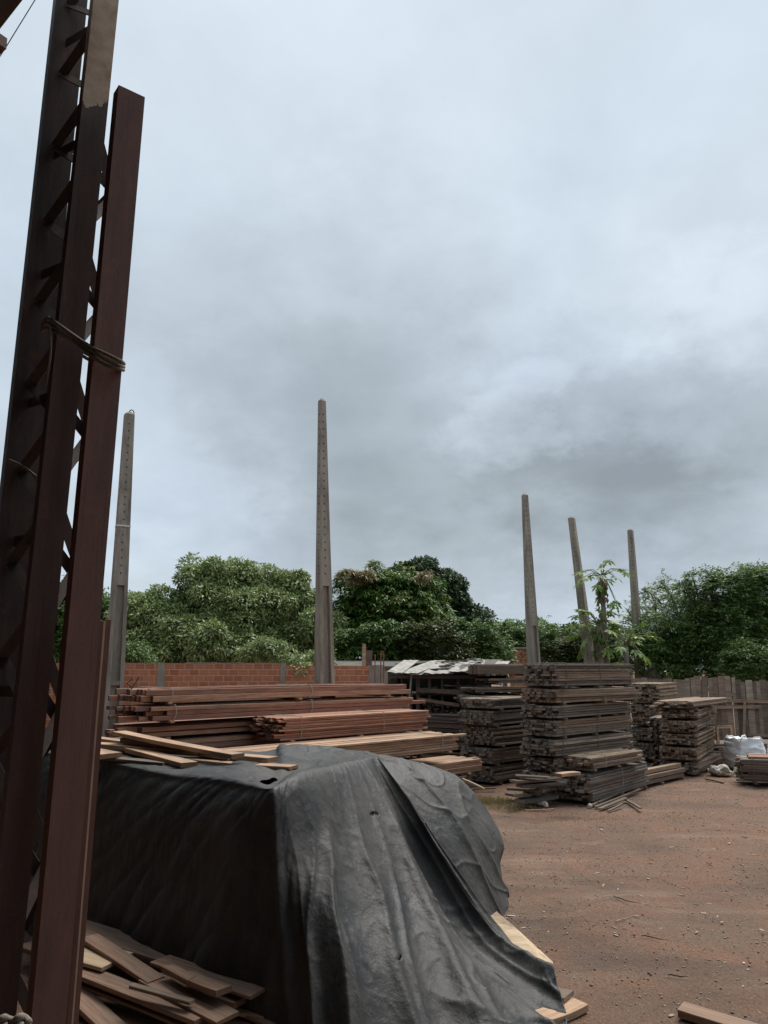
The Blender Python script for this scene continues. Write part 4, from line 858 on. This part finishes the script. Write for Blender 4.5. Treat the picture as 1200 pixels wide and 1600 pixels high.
tree('feathery_tree', 'highest feathery tree behind the right part of the plank fence', lobes_px([(1110, 930, 32), (1145, 925, 34), (1180, 920, 32), (1120, 970, 42), (1165, 965, 44), (1210, 940, 40), (1140, 1010, 44), (1190, 1005, 46), (1150, 1045, 36), (1105, 1045, 34), (1220, 1040, 50), (1250, 980, 50)], 27.5), gb(1160, 27.5), 43,
     ['leaf_acacia'], leaf=.16, lw=.34, per=310, clump=.55, style='fine', group=gF)
tree('bush', 'light green bush just above the plank fence near the right edge', lobes_px([(1165, 1030, 26), (1185, 1040, 26), (1150, 1048, 20), (1205, 1035, 24)], 25), gb(1175, 25), 44, ['leaf_bush'], leaf=.14, lw=.32, per=190, clump=.4, style='fine', group=gF, cat='bush', trunkr=.06)
# tips rising out of the feathery crown
def tips():
    r = np.random.default_rng(5); out = []
    for px, py in ((1068, 905), (1083, 893), (1112, 897), (1133, 888), (1150, 893), (1166, 890), (1185, 895), (1198, 890), (1098, 910), (1040, 905), (1018, 915)):
        out.append((at(px, py + 10, 27.3), .24))
    return out
tree('feathery_tree', 'upright feathery shoots poking out of the top of the trees at right', tips(), gb(1130, 27.3), 45, ['leaf_acacia'], leaf=.15, lw=.3, per=110, clump=.32, style='fine', group=gF, trunkr=.05, droop=.15)

# ---------------------------------------------------------------- papaya trees
def papaya(label, base, topz, n, pet, blade, seed, sw=0, fruit=True, spread=1.0):
    r = random.Random(seed); root = empty('papaya_tree', base, 0, label=label, cat='papaya tree', group='papaya trees beside the leaning pole')
    m = MB(); pts = [(0, 0, -.2), (sw * .3, 0, topz * .4), (sw * .8, 0, topz * .8), (sw, 0, topz)]; m.tube(pts, [.12, .10, .085, .05], 10); m.build('trunk', M['ptrunk'], root, smooth=True)
    V = []; Fc = []; st = MB(); T = Vector((sw, 0, topz))
    def leafblade(c, d, size):
        d = d.normalized(); s = d.cross(Vector((0, 0, 1))).normalized(); up = s.cross(d).normalized()
        tilt = r.uniform(-.5, .5); s2 = (s * math.cos(tilt) + up * math.sin(tilt)); up2 = s2.cross(d)
        for a, ln in ((-2.3, .55), (-1.55, .8), (-.8, .95), (0, 1.1), (.8, .95), (1.55, .8), (2.3, .55)):
            a += r.uniform(-.12, .12); ln *= size * r.uniform(.85, 1.1); ax = d * math.cos(a) + s2 * math.sin(a); sd = -d * math.sin(a) + s2 * math.cos(a)
            w = size * .10; dz = Vector((0, 0, -1))
            prof = [(0, .25), (.32, .75), (.42, 1.0), (.5, 1.9), (.62, .8), (.72, 1.5), (.82, .5), (1.0, 0)]
            k = len(V); L_ = [c + ax * ln * t + sd * w * q + dz * (ln * t * t * .35) for t, q in prof]; R_ = [c + ax * ln * t - sd * w * q + dz * (ln * t * t * .35) for t, q in prof]
            V.extend(L_ + R_)
            for i in range(7): Fc.append((k + i, k + i + 1, k + 8 + i + 1, k + 8 + i))
    for i in range(n):
        a = i * 2.4 + r.uniform(-.3, .3); el = r.uniform(-.15, 1.0) if i < n * .8 else r.uniform(-1.1, -.3); l = pet * r.uniform(.65, 1.1)
        d = Vector((math.cos(a) * math.cos(el) * spread, math.sin(a) * math.cos(el) * spread, math.sin(el))); e = T + d * l + Vector((0, 0, -.18 * l)); mid = T + d * l * .5 + Vector((0, 0, .06))
        st.tube([T - Vector((0, 0, .1 * r.random())), mid, e], [.018, .014, .010], 5)
        leafblade(e, (d * .8 + Vector((r.uniform(-.3, .3), r.uniform(-.3, .3), -.35))), blade * r.uniform(.8, 1.15))
    st.build('stalks', M['stalk'], root, smooth=True)
    npmesh('leaves', np.array([tuple(v) for v in V]), np.array(Fc), M['leaf_papaya'], parent=root)
    if fruit:
        V2 = []; F2 = []
        for i in range(34):
            a = r.uniform(0, 6.28); z = topz - r.uniform(.15, 1.35); c = Vector((sw + math.cos(a) * .1, math.sin(a) * .1, z)); k = len(V2); L = r.uniform(.15, .3); s = Vector((-math.sin(a), math.cos(a), 0)); o = Vector((math.cos(a), math.sin(a), 0))
            V2 += [c, c + o * .1 + s * .07 - Vector((0, 0, L * .5)), c + o * .06 - Vector((0, 0, L)), c + o * .1 - s * .07 - Vector((0, 0, L * .5))]; F2.append((k, k + 1, k + 2, k + 3))
        npmesh('dry_leaves', np.array([tuple(v) for v in V2]), np.array(F2), M['leaf_dry'], parent=root)
        for i in range(7):
            a = i * .9; c = Vector((sw + math.cos(a) * .13, math.sin(a) * .13, topz - .45 - .07 * (i % 4)))
            q = MB(); q.tube([c + Vector((0, 0, .12)), c + Vector((0, 0, .07)), c, c - Vector((0, 0, .09)), c - Vector((0, 0, .13))], [.01, .045, .062, .04, .008], 8); q.build('fruit', M['leaf_mango'], root, smooth=True)
PD = 26.5
papaya('tallest papaya tree with its umbrella of leaves against the sky', gb(951, PD), zp(899, PD), 22, .85, .32, 3, sw=-.05)
papaya('second papaya tree with leaves just below the tallest one', gb(944, PD - .4), zp(975, PD - .4), 26, .95, .34, 8, sw=-.1)
papaya('short bushy papaya tree leaning over the rightmost pole', gb(975, PD - .6), zp(1005, PD - .6), 22, .9, .33, 12, sw=.15, fruit=False)
papaya('papaya sapling beside the foot of the leaning pole', gb(935, PD + .3), zp(990, PD), 18, .8, .32, 17, sw=-.05, fruit=False)

# ================================================================ TARPS
def crom(P, t):               # catmull-rom along axis 0 of P at parameter t (array)
    n = len(P); i = np.clip(np.floor(t).astype(int), 0, n - 2); u = (t - i)
    g = lambda k: P[np.clip(i + k, 0, n - 1)]
    u = u.reshape(-1, *([1] * (P.ndim - 1))); p0, p1, p2, p3 = g(-1), g(0), g(1), g(2)
    m1 = (p2 - p0) * .5; m2 = (p3 - p1) * .5
    return (2*u**3 - 3*u**2 + 1) * p1 + (u**3 - 2*u**2 + u) * m1 + (-2*u**3 + 3*u**2) * p2 + (u**3 - u**2) * m2
def cloth(name, ctrl, nc, nr, label, disp, seed, thick=.004, tears=()):
    P = np.array([[tuple(q) for q in row] for row in ctrl], float)      # [cols][rows][3]
    P = crom(P, np.linspace(0, P.shape[0] - 1, nc)); P = np.swapaxes(P, 0, 1); P = crom(P, np.linspace(0, P.shape[0] - 1, nr)); P = np.swapaxes(P, 0, 1)
    du = np.gradient(P, axis=0); dv = np.gradient(P, axis=1); N = np.cross(du, dv); N /= np.linalg.norm(N, axis=2)[..., None] + 1e-9
    cc = np.linspace(0, len(ctrl) - 1, nc); rr = np.linspace(0, len(ctrl[0]) - 1, nr); Dm = np.zeros((nc, nr))
    for i in range(nc):
        for j in range(nr): Dm[i, j] = disp(cc[i], rr[j], Vector(P[i, j]), seed)
    P = P + N * Dm[..., None]; P[..., 2] = np.maximum(P[..., 2], .006 + .01 * np.random.default_rng(1).random(P.shape[:2]))
    idx = np.arange(nc * nr).reshape(nc, nr); Fq = np.stack([idx[:-1, :-1], idx[1:, :-1], idx[1:, 1:], idx[:-1, 1:]], -1).reshape(-1, 4)
    V = P.reshape(-1, 3); C = V[Fq].mean(1) - np.array([0, 0, H]); dep = C[:, 1] * CP + C[:, 2] * SP; px = 600 + F * C[:, 0] / dep; py = 800 - F * (C[:, 2] * CP - C[:, 1] * SP) / dep
    keep = np.ones(len(Fq), bool)
    for (tx, ty, ra, rb_, ro) in tears:      # real rips in the sheet
        a = (px - tx) * math.cos(ro) + (py - ty) * math.sin(ro); b = -(px - tx) * math.sin(ro) + (py - ty) * math.cos(ro)
        keep &= ~((a / ra) ** 2 + ((b + 1.2 * np.sin(a * .3 + tx)) / rb_) ** 2 < 1)
    Fq = Fq[keep]
    o = npmesh(name, V, Fq, M['tarp'], smooth=True); tag(o, label, 'tarp'); 
    md = o.modifiers.new('thickness', 'SOLIDIFY'); md.thickness = thick; md.offset = 0
    return o
def crease(p, s, seed): return (1 - abs(noise.noise(p * s + Vector((seed, 0, 0))))) ** 9
def ridge(p, s, seed): return (1 - abs(noise.noise(p * s + Vector((seed, 0, 0))))) ** 3
UL = Vector((-.707, .707, 0)); OUT = Vector((-.707, -.707, 0)); IN = Vector((.707, .707, 0))
A0 = onz(425, 1236, TT)
cols = []
zs = [1.5, 1.18, .82, .42, .0]
for t in (4.4, 3.6, 2.8, 2.0, 1.3, .7, .25):
    rim = A0 + UL * t + Vector((0, 0, .02 * math.sin(t * 3)))
    BK = Vector((-.29, 2.3, 0)); back = rim + BK; mid = rim + BK * .5
    cols.append([back - Vector((0, 0, .04)), mid + Vector((0, 0, .02)), rim + BK * .06 + Vector((0, 0, .012)), rim + OUT * .02 - Vector((0, 0, .06))] + [rim + OUT * (.06 + .05 * k) * (1 if k < 3 else 1.1) + Vector((0, 0, z - 1.5)) for k, z in enumerate(zs) if k > 0])
def c_(*a): return [at(*q) if len(q) == 3 else onz(*q[:2], q[2]) for q in a]
def top(px, py, px2, py2, z1=TT, z2=TT): return [onz(px, py, z1), onz(px2, py2, z2)]
# corner column and the right-hand drape (each row: back, middle, near rim, rim, ... hem)
cols.append(top(432, 1172, 428, 1200) + [onz(426, 1230, TT), at(426, 1238, 5.38), at(430, 1315, 5.33), at(437, 1400, 5.26), at(447, 1500, 5.17), at(460, 1640, 5.02)])
cols.append([onz(440, 1166, TT + .06), onz(445, 1190, TT + .03), onz(452, 1211, TT), at(458, 1217, 5.62), at(468, 1310, 5.42), at(477, 1400, 5.22), at(486, 1500, 5.05), at(500, 1690, 4.75)])
cols.append([onz(466, 1166, TT + .05), onz(475, 1185, TT + .02), onz(496, 1200, TT), at(504, 1207, 6.1), at(522, 1310, 5.75), at(538, 1410, 5.4), at(556, 1520, 5.05), at(580, 1700, 4.72)])
cols.append([onz(498, 1168, TT + .02), onz(515, 1182, TT), onz(535, 1192, TT), at(545, 1200, 6.6), at(575, 1300, 6.15), at(603, 1410, 5.7), at(636, 1520, 5.3), at(690, 1690, 4.85)])
cols.append([onz(524, 1171, TT), onz(545, 1180, TT), onz(562, 1187, TT), at(570, 1194, 7.0), at(606, 1275, 6.65), at(650, 1390, 6.2), at(710, 1500, 5.75), at(800, 1650, 5.15)])
cols.append([onz(548, 1173, TT), onz(565, 1179, TT), onz(578, 1184, TT), at(585, 1190, 7.2), at(622, 1256, 6.95), at(672, 1355, 6.6), at(738, 1462, 6.2), at(884, 1618, 5.5)])
cols.append([onz(562, 1174, TT), onz(576, 1179, TT), onz(586, 1183, TT), at(593, 1190, 7.28), at(634, 1252, 7.05), at(688, 1345, 6.72), at(764, 1458, 6.40), at(868, 1532, 5.95)])
cols.append([onz(568, 1174, TT), onz(582, 1179, TT), onz(592, 1184, TT), at(598, 1192, 7.3), at(643, 1252, 7.08), at(698, 1333, 6.76), at(779, 1446, 6.52), at(824, 1498, 6.35)])
cols.append([onz(566, 1176, TT - .04), onz(580, 1182, TT - .04), onz(590, 1187, TT - .04), at(594, 1198, 7.36), at(636, 1260, 7.16), at(688, 1342, 6.86), at(766, 1448, 6.66), at(782, 1488, 6.60)])
NC = len(cols)
def disp1(c, r, p, seed):
    k = min(1, max(0, (r - 2.6) / 2.0)); right = min(1, max(0, (c - 7.2) / 1.0)); left = 1 - right; edge = min(1, max(0, (NC - 1 - c) / 3.0))
    d = 0
    # hanging folds of the right-hand drape, fanning from the rim
    cw = c + .25 * noise.noise(Vector((c * .8, r * .7, 2))) 
    f = -.11 * (1 - abs(math.sin(cw * 1.35 + .9))) ** 2.2 - .028 * (1 - abs(math.sin(cw * 3.1 + 1.3 + .5 * math.sin(r * .8)))) ** 3 - .05 * crease(Vector((cw * .9, r * .14, 0)), 1, 3) + .03
    d += f * k * right * edge * (.55 + .45 * min(1, (r - 2) / 4)) * (1 - .6 * max(0, r - 7))
    # sharp corner fold, and the overlapping flap with its hollow
    d -= .045 * math.exp(-((c - 7.05) / .13) ** 2) * k
    d += .10 * math.exp(-((NC - 3.6 - c) / .8) ** 2) * k * min(1, max(0, (7.2 - r) / 1.2))
    # diagonal crumples low on the right
    low = max(0, min(1, (r - 4.6) / 1.4)) * max(0, min(1, (c - 10) / 1.5)) * edge
    d += -low * (.07 * (crease(Vector((p.x * .9 + p.z * 1.2, p.y * .7, p.z * .8)), 1.1, 11) ** 1.5 - .15) + .022 * (crease(p, 3.0, 5) ** 2 - .15))
    # slack creases over the left side wall
    d += left * k * (.022 * noise.noise(Vector((c * 1.1 + r * .8, r * .5, 4))) + .014 * (ridge(Vector((c * 2.4 + r * .9, r * .9, 7)), 1, 1) - .4))
    d += left * (.010 * (ridge(Vector((c * 3.1 + r * 1.9, r * .4, 1)), 1, 2) - .5)) * math.exp(-((r - 3.4) / .9) ** 2)
    # top: soft hollows
    tp = 1 - min(1, max(0, (r - 1.8) / 1.0)); d += tp * (.03 * noise.noise(p * 1.6) + .016 * (ridge(p, 3.2, 9) - .5) + .003 * (ridge(p, 8, 4) - .5))
    d += -.008 * (crease(Vector((p.x * 1.5 + p.y * .6, p.y, p.z * .7)), 2.4, 17) ** 2 - .15) * (.35 + .65 * right) + .0016 * (ridge(p, 14, 23) - .45)
    return d
cloth('tarpaulin', cols, 430, 300, 'big black tarp draped over the nearest pile, boards on its top', disp1, 2, tears=((420, 1221, 14, 4.2, -.15), (585, 1272, 8, 2.6, .25), (624, 1498, 1.8, 6, .5)))
# rear tarp
rc = []
rc.append([onz(560, 1172, TT - .04), at(560, 1185, 7.7), at(575, 1230, 7.3), at(600, 1300, 7.0), at(640, 1400, 6.9), at(700, 1500, 6.85)])
rc.append([onz(600, 1180, 1.46), at(604, 1190, 7.75), at(622, 1235, 7.4), at(655, 1310, 7.15), at(700, 1400, 7.0), at(735, 1470, 6.95)])
rc.append([onz(640, 1188, 1.40), at(648, 1200, 7.9), at(662, 1240, 7.55), at(695, 1310, 7.3), at(730, 1390, 7.15), at(765, 1452, 7.1)])
rc.append([onz(675, 1197, 1.32), at(692, 1210, 8.0), at(704, 1245, 7.75), at(728, 1310, 7.5), at(756, 1385, 7.35), at(782, 1436, 7.3)])
rc.append([onz(700, 1206, 1.24), at(714, 1218, 8.15), at(732, 1252, 7.95), at(755, 1312, 7.7), at(770, 1375, 7.5), at(791, 1425, 7.42)])
rc.append([at(712, 1213, 8.45), at(730, 1230, 8.4), at(754, 1262, 8.2), at(776, 1312, 7.95), at(777, 1365, 7.7), at(795, 1416, 7.5)])
rc.append([at(716, 1218, 8.8), at(738, 1240, 8.7), at(765, 1275, 8.5), at(786, 1318, 8.2), at(780, 1350, 7.95), at(792, 1406, 7.6)])
rc.append([at(712, 1235, 9.2), at(732, 1252, 9.1), at(755, 1290, 8.9), at(772, 1330, 8.6), at(772, 1360, 8.3), at(780, 1390, 7.95)])
def disp2(c, r, p, seed):
    k = min(1, max(0, r / 1.5))
    return k * (.03 * noise.noise(p * 1.3) - .032 * (crease(Vector((p.x * 1.3 + p.z * .6 + p.y * .8, p.y * .5, p.z * .6)), 1.1, 31) ** 1.6 - .15)) - .012 * (crease(p, 2.8, 14) ** 2 - .15) + .002 * (ridge(p, 14, 8) - .4)
cloth('tarpaulin', rc, 200, 190, 'second black tarp section bulging out behind the first, toward the yard', disp2, 6)
# what the tarps cover
core = empty('covered_pile', A0 + IN * .16 + UL * .12, R(135), label='dark lumber pile hidden under the black tarps', cat='lumber pile'); core.location.z = 0
r = random.Random(6); m = MB()
for i in range(17):
    y = 0
    while y > -1.5: m.board(4.3, y - .14, y - .005, .03 + i * .082, .03 + i * .082 + .076, x0=-.47 * (y + .0) * 1.15 + .06 + r.uniform(0, .03), nseg=1); y -= .145
m.build('boards', [M['grey'], M['greyend']], core)
# pale sheet under the lower edge of the tarp
def slab(lab, pts, t, m, name, cat):
    pts = [Vector(p) for p in pts]; n = (pts[1] - pts[0]).cross(pts[-1] - pts[0]).normalized(); n = n if n.z > 0 else -n; c = sum(pts, Vector()) / len(pts)
    mb = MB(); vs = [p - c for p in pts] + [p - c - n * t for p in pts]; k = len(pts); mb.add(vs, [tuple(range(k)), tuple(range(2*k-1, k-1, -1))] + [(i, (i+1) % k, k + (i+1) % k, k + i) for i in range(k)])
    o = mb.build(name, M[m]); o.location = c; tag(o, lab, cat); return o
slab('pale plywood sheet slanting out between the two tarps', [at(776, 1424, 7.05), at(803, 1447, 6.98), at(864, 1503, 6.68), at(868, 1528, 6.34), at(700, 1560, 6.1), at(700, 1480, 6.6)], .02, 'ply', 'plywood_sheet', 'plywood sheet')

# ================================================================ STEEL AT LEFT, SHED
def beam_frame(pb, pt, extra=0):
    d = (pt - pb); z = d.normalized(); b = pb - z * (pb.z / z.z); L = (pt - b).length + extra; return b, z, L
def mat_axes(b, z, yaw):
    x = Vector((math.cos(yaw), math.sin(yaw), 0)); x = (x - z * x.dot(z)).normalized(); y = z.cross(x)
    T = Matrix((x, y, z)).transposed().to_4x4(); T.translation = b; return T
def channel(mb, T, w, dp, L, t=.012, open_back=True, z0=0):
    mb.box((-w/2, -dp/2, z0), (w/2, -dp/2 + t, L), 0, T); mb.box((-w/2, -dp/2 + t + .0005, z0), (-w/2 + t, dp/2, L), 0, T); mb.box((w/2 - t, -dp/2 + t + .0005, z0), (w/2, dp/2, L), 0, T)
YAW = R(36)
lc = empty('lattice_column', (0, 0, 0), 0, label='dark steel lattice column with two main chords and zigzag lacing at the left edge', cat='steel column')
Bb, Bz, BL = beam_frame(at(62, 960, 4.15), at(157, 60, 4.15), 1.2)
Ab, Az, AL = beam_frame(at(10, 960, 4.45), at(108, 20, 4.45), 1.2)
Cb, Cz, CL = beam_frame(at(117, 960, 4.5), at(192, 175, 4.5), 0)
lc.location = Bb; 
def chord(b, z, L, w, dp, mm, nm, z0=0, par=lc):
    T = Matrix.Translation(-Vector(par.location)) @ mat_axes(b, z, YAW); m = MB(); channel(m, T, w, dp, L, z0=z0); return m.build(nm, M[mm], par)
ztn = None
cut = (at(150, 150, 4.15) - Bb).length
chord(Bb, Bz, BL, .150, .10, 'steel_brown', 'chord')
chord(Ab, Az, AL, .195, .12, 'steel_dark', 'chord')
chord(Cb, Cz, CL, .10, .08, 'steel_dark', 'rear_chord')
def lacing(P, Q, Lz, step, w=.06, off=0, nm='lacing_bar'):
    z = off; s = 0
    while z < Lz:
        a = P(z) if s % 2 == 0 else Q(z); b = Q(z + step) if s % 2 == 0 else P(z + step)
        m = MB(); m.bar(a - Bb, b - Bb, w, .008, up=(0.4, -.9, 0)); m.build(nm, M['steel_dark'], lc); z += step; s += 1
pa = lambda z: Ab + Az * z + Vector((.03, 0.07, 0)); pb_ = lambda z: Bb + Bz * z + Vector((-.03, .06, 0)); pc = lambda z: Cb + Cz * z + Vector((0, -.02, 0))
pa2 = lambda z: Ab + Az * z + Vector((.03, -.062, 0)); 
lacing(pa2, pb_, 6.8, .27, off=.2); lacing(pb_, pc, CL - .6, .40, off=.1); lacing(pc, pa, CL - .6, .42, off=.3)
for z in np.arange(.5, 6.8, .84):
    m = MB(); m.bar(pa2(z) - Bb, pb_(z) - Bb, .06, .008, up=(.4, -.9, 0)); m.build('batten', M['steel_dark'], lc)

Eb, Ez, EL = beam_frame(at(129, 960, 4.0), at(202, 149, 4.0))
eb = empty('steel_beam', Eb, 0, label='long red-oxide steel beam standing on end, tied to the lattice column', cat='steel beam')
T = Matrix.Translation(-Eb) @ mat_axes(Eb, Ez, R(38)); m = MB()
channel(m, T, .158, .09, EL, t=.01); m.build('web', M['steel_red'], eb)
m = MB(); m.box((-.068, .034, 0), (.068, .044, EL - .003), 0, T); m.build('back_flange', M['steel_dark'], eb)
for i, (px1, px0, py1, D, w, mm) in enumerate(((158, 108, 972, 4.14, .022, 'steel_red'), (162.5, 112, 971, 4.17, .014, 'steel_pale'), (167.5, 116.5, 969, 4.2, .035, 'steel_red'))):
    b, z, L = beam_frame(at(px0, 1590, D), at(px1, py1, D)); o_ = MB(); T = mat_axes(Vector((0, 0, 0)), z, R(24)); o_.box((-w/2, -.03, 0), (w/2, .03, L), 0, T)
    q = o_.build('steel_strip', M[mm]); q.location = b; tag(q, ['thin red strip right behind the tall red beam', 'narrow pale strip in the middle of the short strips behind the red beam', 'outermost wide brown strip standing beside the red beam'][i], 'steel strip', 'short steel strips standing behind the red beam')

# rope around column and beam
def ropewrap(lab, pts, rad, name='rope', n=2, sep=.022):
    root = empty(name, pts[0], 0, label=lab, cat='rope'); o = Vector(pts[0])
    for k in range(n):
        P = np.array([tuple(Vector(p) - o + Vector((0, 0, -sep * k + .008 * math.sin(i * 1.7 + k)))) for i, p in enumerate(pts)]); Q = crom(P, np.linspace(0, len(P) - 1, len(P) * 6))
        m = MB(); m.tube([Vector(q) for q in Q], rad, 8); m.build('strand', M['rope'], root, smooth=True)
ropewrap('doubled rope tying the red beam to the lattice column', [at(66, 506, 4.32), at(76, 499, 4.16), at(92, 507, 4.03), at(118, 524, 4.0), at(142, 543, 3.93), at(166, 555, 3.88), at(189, 563, 3.87), at(193, 567, 3.97), at(180, 562, 4.12), at(140, 548, 4.25), at(90, 515, 4.3)], .0105, n=3, sep=.024)
ropewrap('loose rope end hanging down the lattice column', [at(78, 512, 4.05), at(79, 545, 4.05), at(76, 575, 4.06), at(72, 600, 4.07)], .008, n=1)
ropewrap('thin pale rope across the dark left chord', [at(14, 719, 4.28), at(30, 728, 4.27), at(45, 735, 4.26), at(56, 742, 4.2)], .008, n=1)
ropewrap('coil of old rope at the very bottom left corner', [at(-10 + 8 * i, 1592 + 5 * math.sin(i * 1.9), 3.2 + .03 * math.cos(i * 2)) for i in range(8)], .013, n=4, sep=.022)

# the shed the photographer stands under: roof, eave, unseen walls added to block light
sh = empty('open_shed', (0, 0, 0), 0, label='dark open shed whose roof corner shows at the top left', cat='shed')
ZE = 6.8; e1 = onz(31, 0, ZE) if False else None
def edge_at(px, py):
    r = ray(px, py); s = (ZE - H) / r.z; return Vector((r.x * s, r.y * s, ZE))
p1, p2 = edge_at(31, 0), edge_at(0, 40); ed = (p1 - p2).normalized(); nin = Vector((ed.y, -ed.x, 0)); nin = nin if nin.dot(-p1) > 0 else -nin
E0, E1 = p2 - ed * 16, p1 + ed * 12  # roof run lengthened out of view to keep light off the tarp
def quad(name, pts, t, m, par, up=(0, 0, 1)):
    mb = MB(); n = Vector(up) * t; pts = [Vector(p) for p in pts]; vs = pts + [p + n for p in pts]; mb.add(vs, [(3,2,1,0),(4,5,6,7),(0,1,5,4),(1,2,6,5),(2,3,7,6),(3,0,4,7)]); return mb.build(name, M[m], par)
quad('roof', [E0, E1, E1 + nin * 13 + Vector((0, 0, 1.5)), E0 + nin * 13 + Vector((0, 0, 1.5))], .05, 'shedroof', sh)
m = MB(); m.bar(E0 + nin * .12 - Vector((0, 0, .12)), E1 + nin * .12 - Vector((0, 0, .12)), .1, .2); m.build('eave_beam', M['steel_dark'], sh)
bw0 = E0 + nin * 13; bw1 = E1 + nin * 13
quad('unseen_rear_wall', [(bw0.x, bw0.y, 0), (bw1.x, bw1.y, 0), (bw1.x, bw1.y, 8.2), (bw0.x, bw0.y, 8.2)], .1, 'darkwall', sh, tuple(nin))
quad('unseen_end_wall', [(E0.x, E0.y, 0), (bw0.x, bw0.y, 0), (bw0.x, bw0.y, 8.2), (E0.x, E0.y, 6.78)], .1, 'darkwall', sh, tuple(-ed))
quad('unseen_far_end_wall', [(E1.x, E1.y, 0), (bw1.x, bw1.y, 0), (bw1.x, bw1.y, 8.2), (E1.x, E1.y, 6.78)], .1, 'darkwall', sh, tuple(ed))
m = MB(); q = edge_at(4, 48); m.bar(q + Vector((-.5, .3, -.16)), q + Vector((.03, -.06, -.13)), .09, .09); m.build('purlin_end', M['steel_red'], sh)
m = MB(); a = at(-40, 150, 8); b = at(62, -12, 8.0); mid = (a + b) / 2 - Vector((0, 0, .02))
ca = empty('wire_cable', a, 0, label='thin black cable crossing the sky at the top left corner', cat='cable')
m.tube([Vector((0, 0, 0)), mid - a, b - a, (b - a) * 3], .006, 6); m.build('cable', M['near_black'], ca)
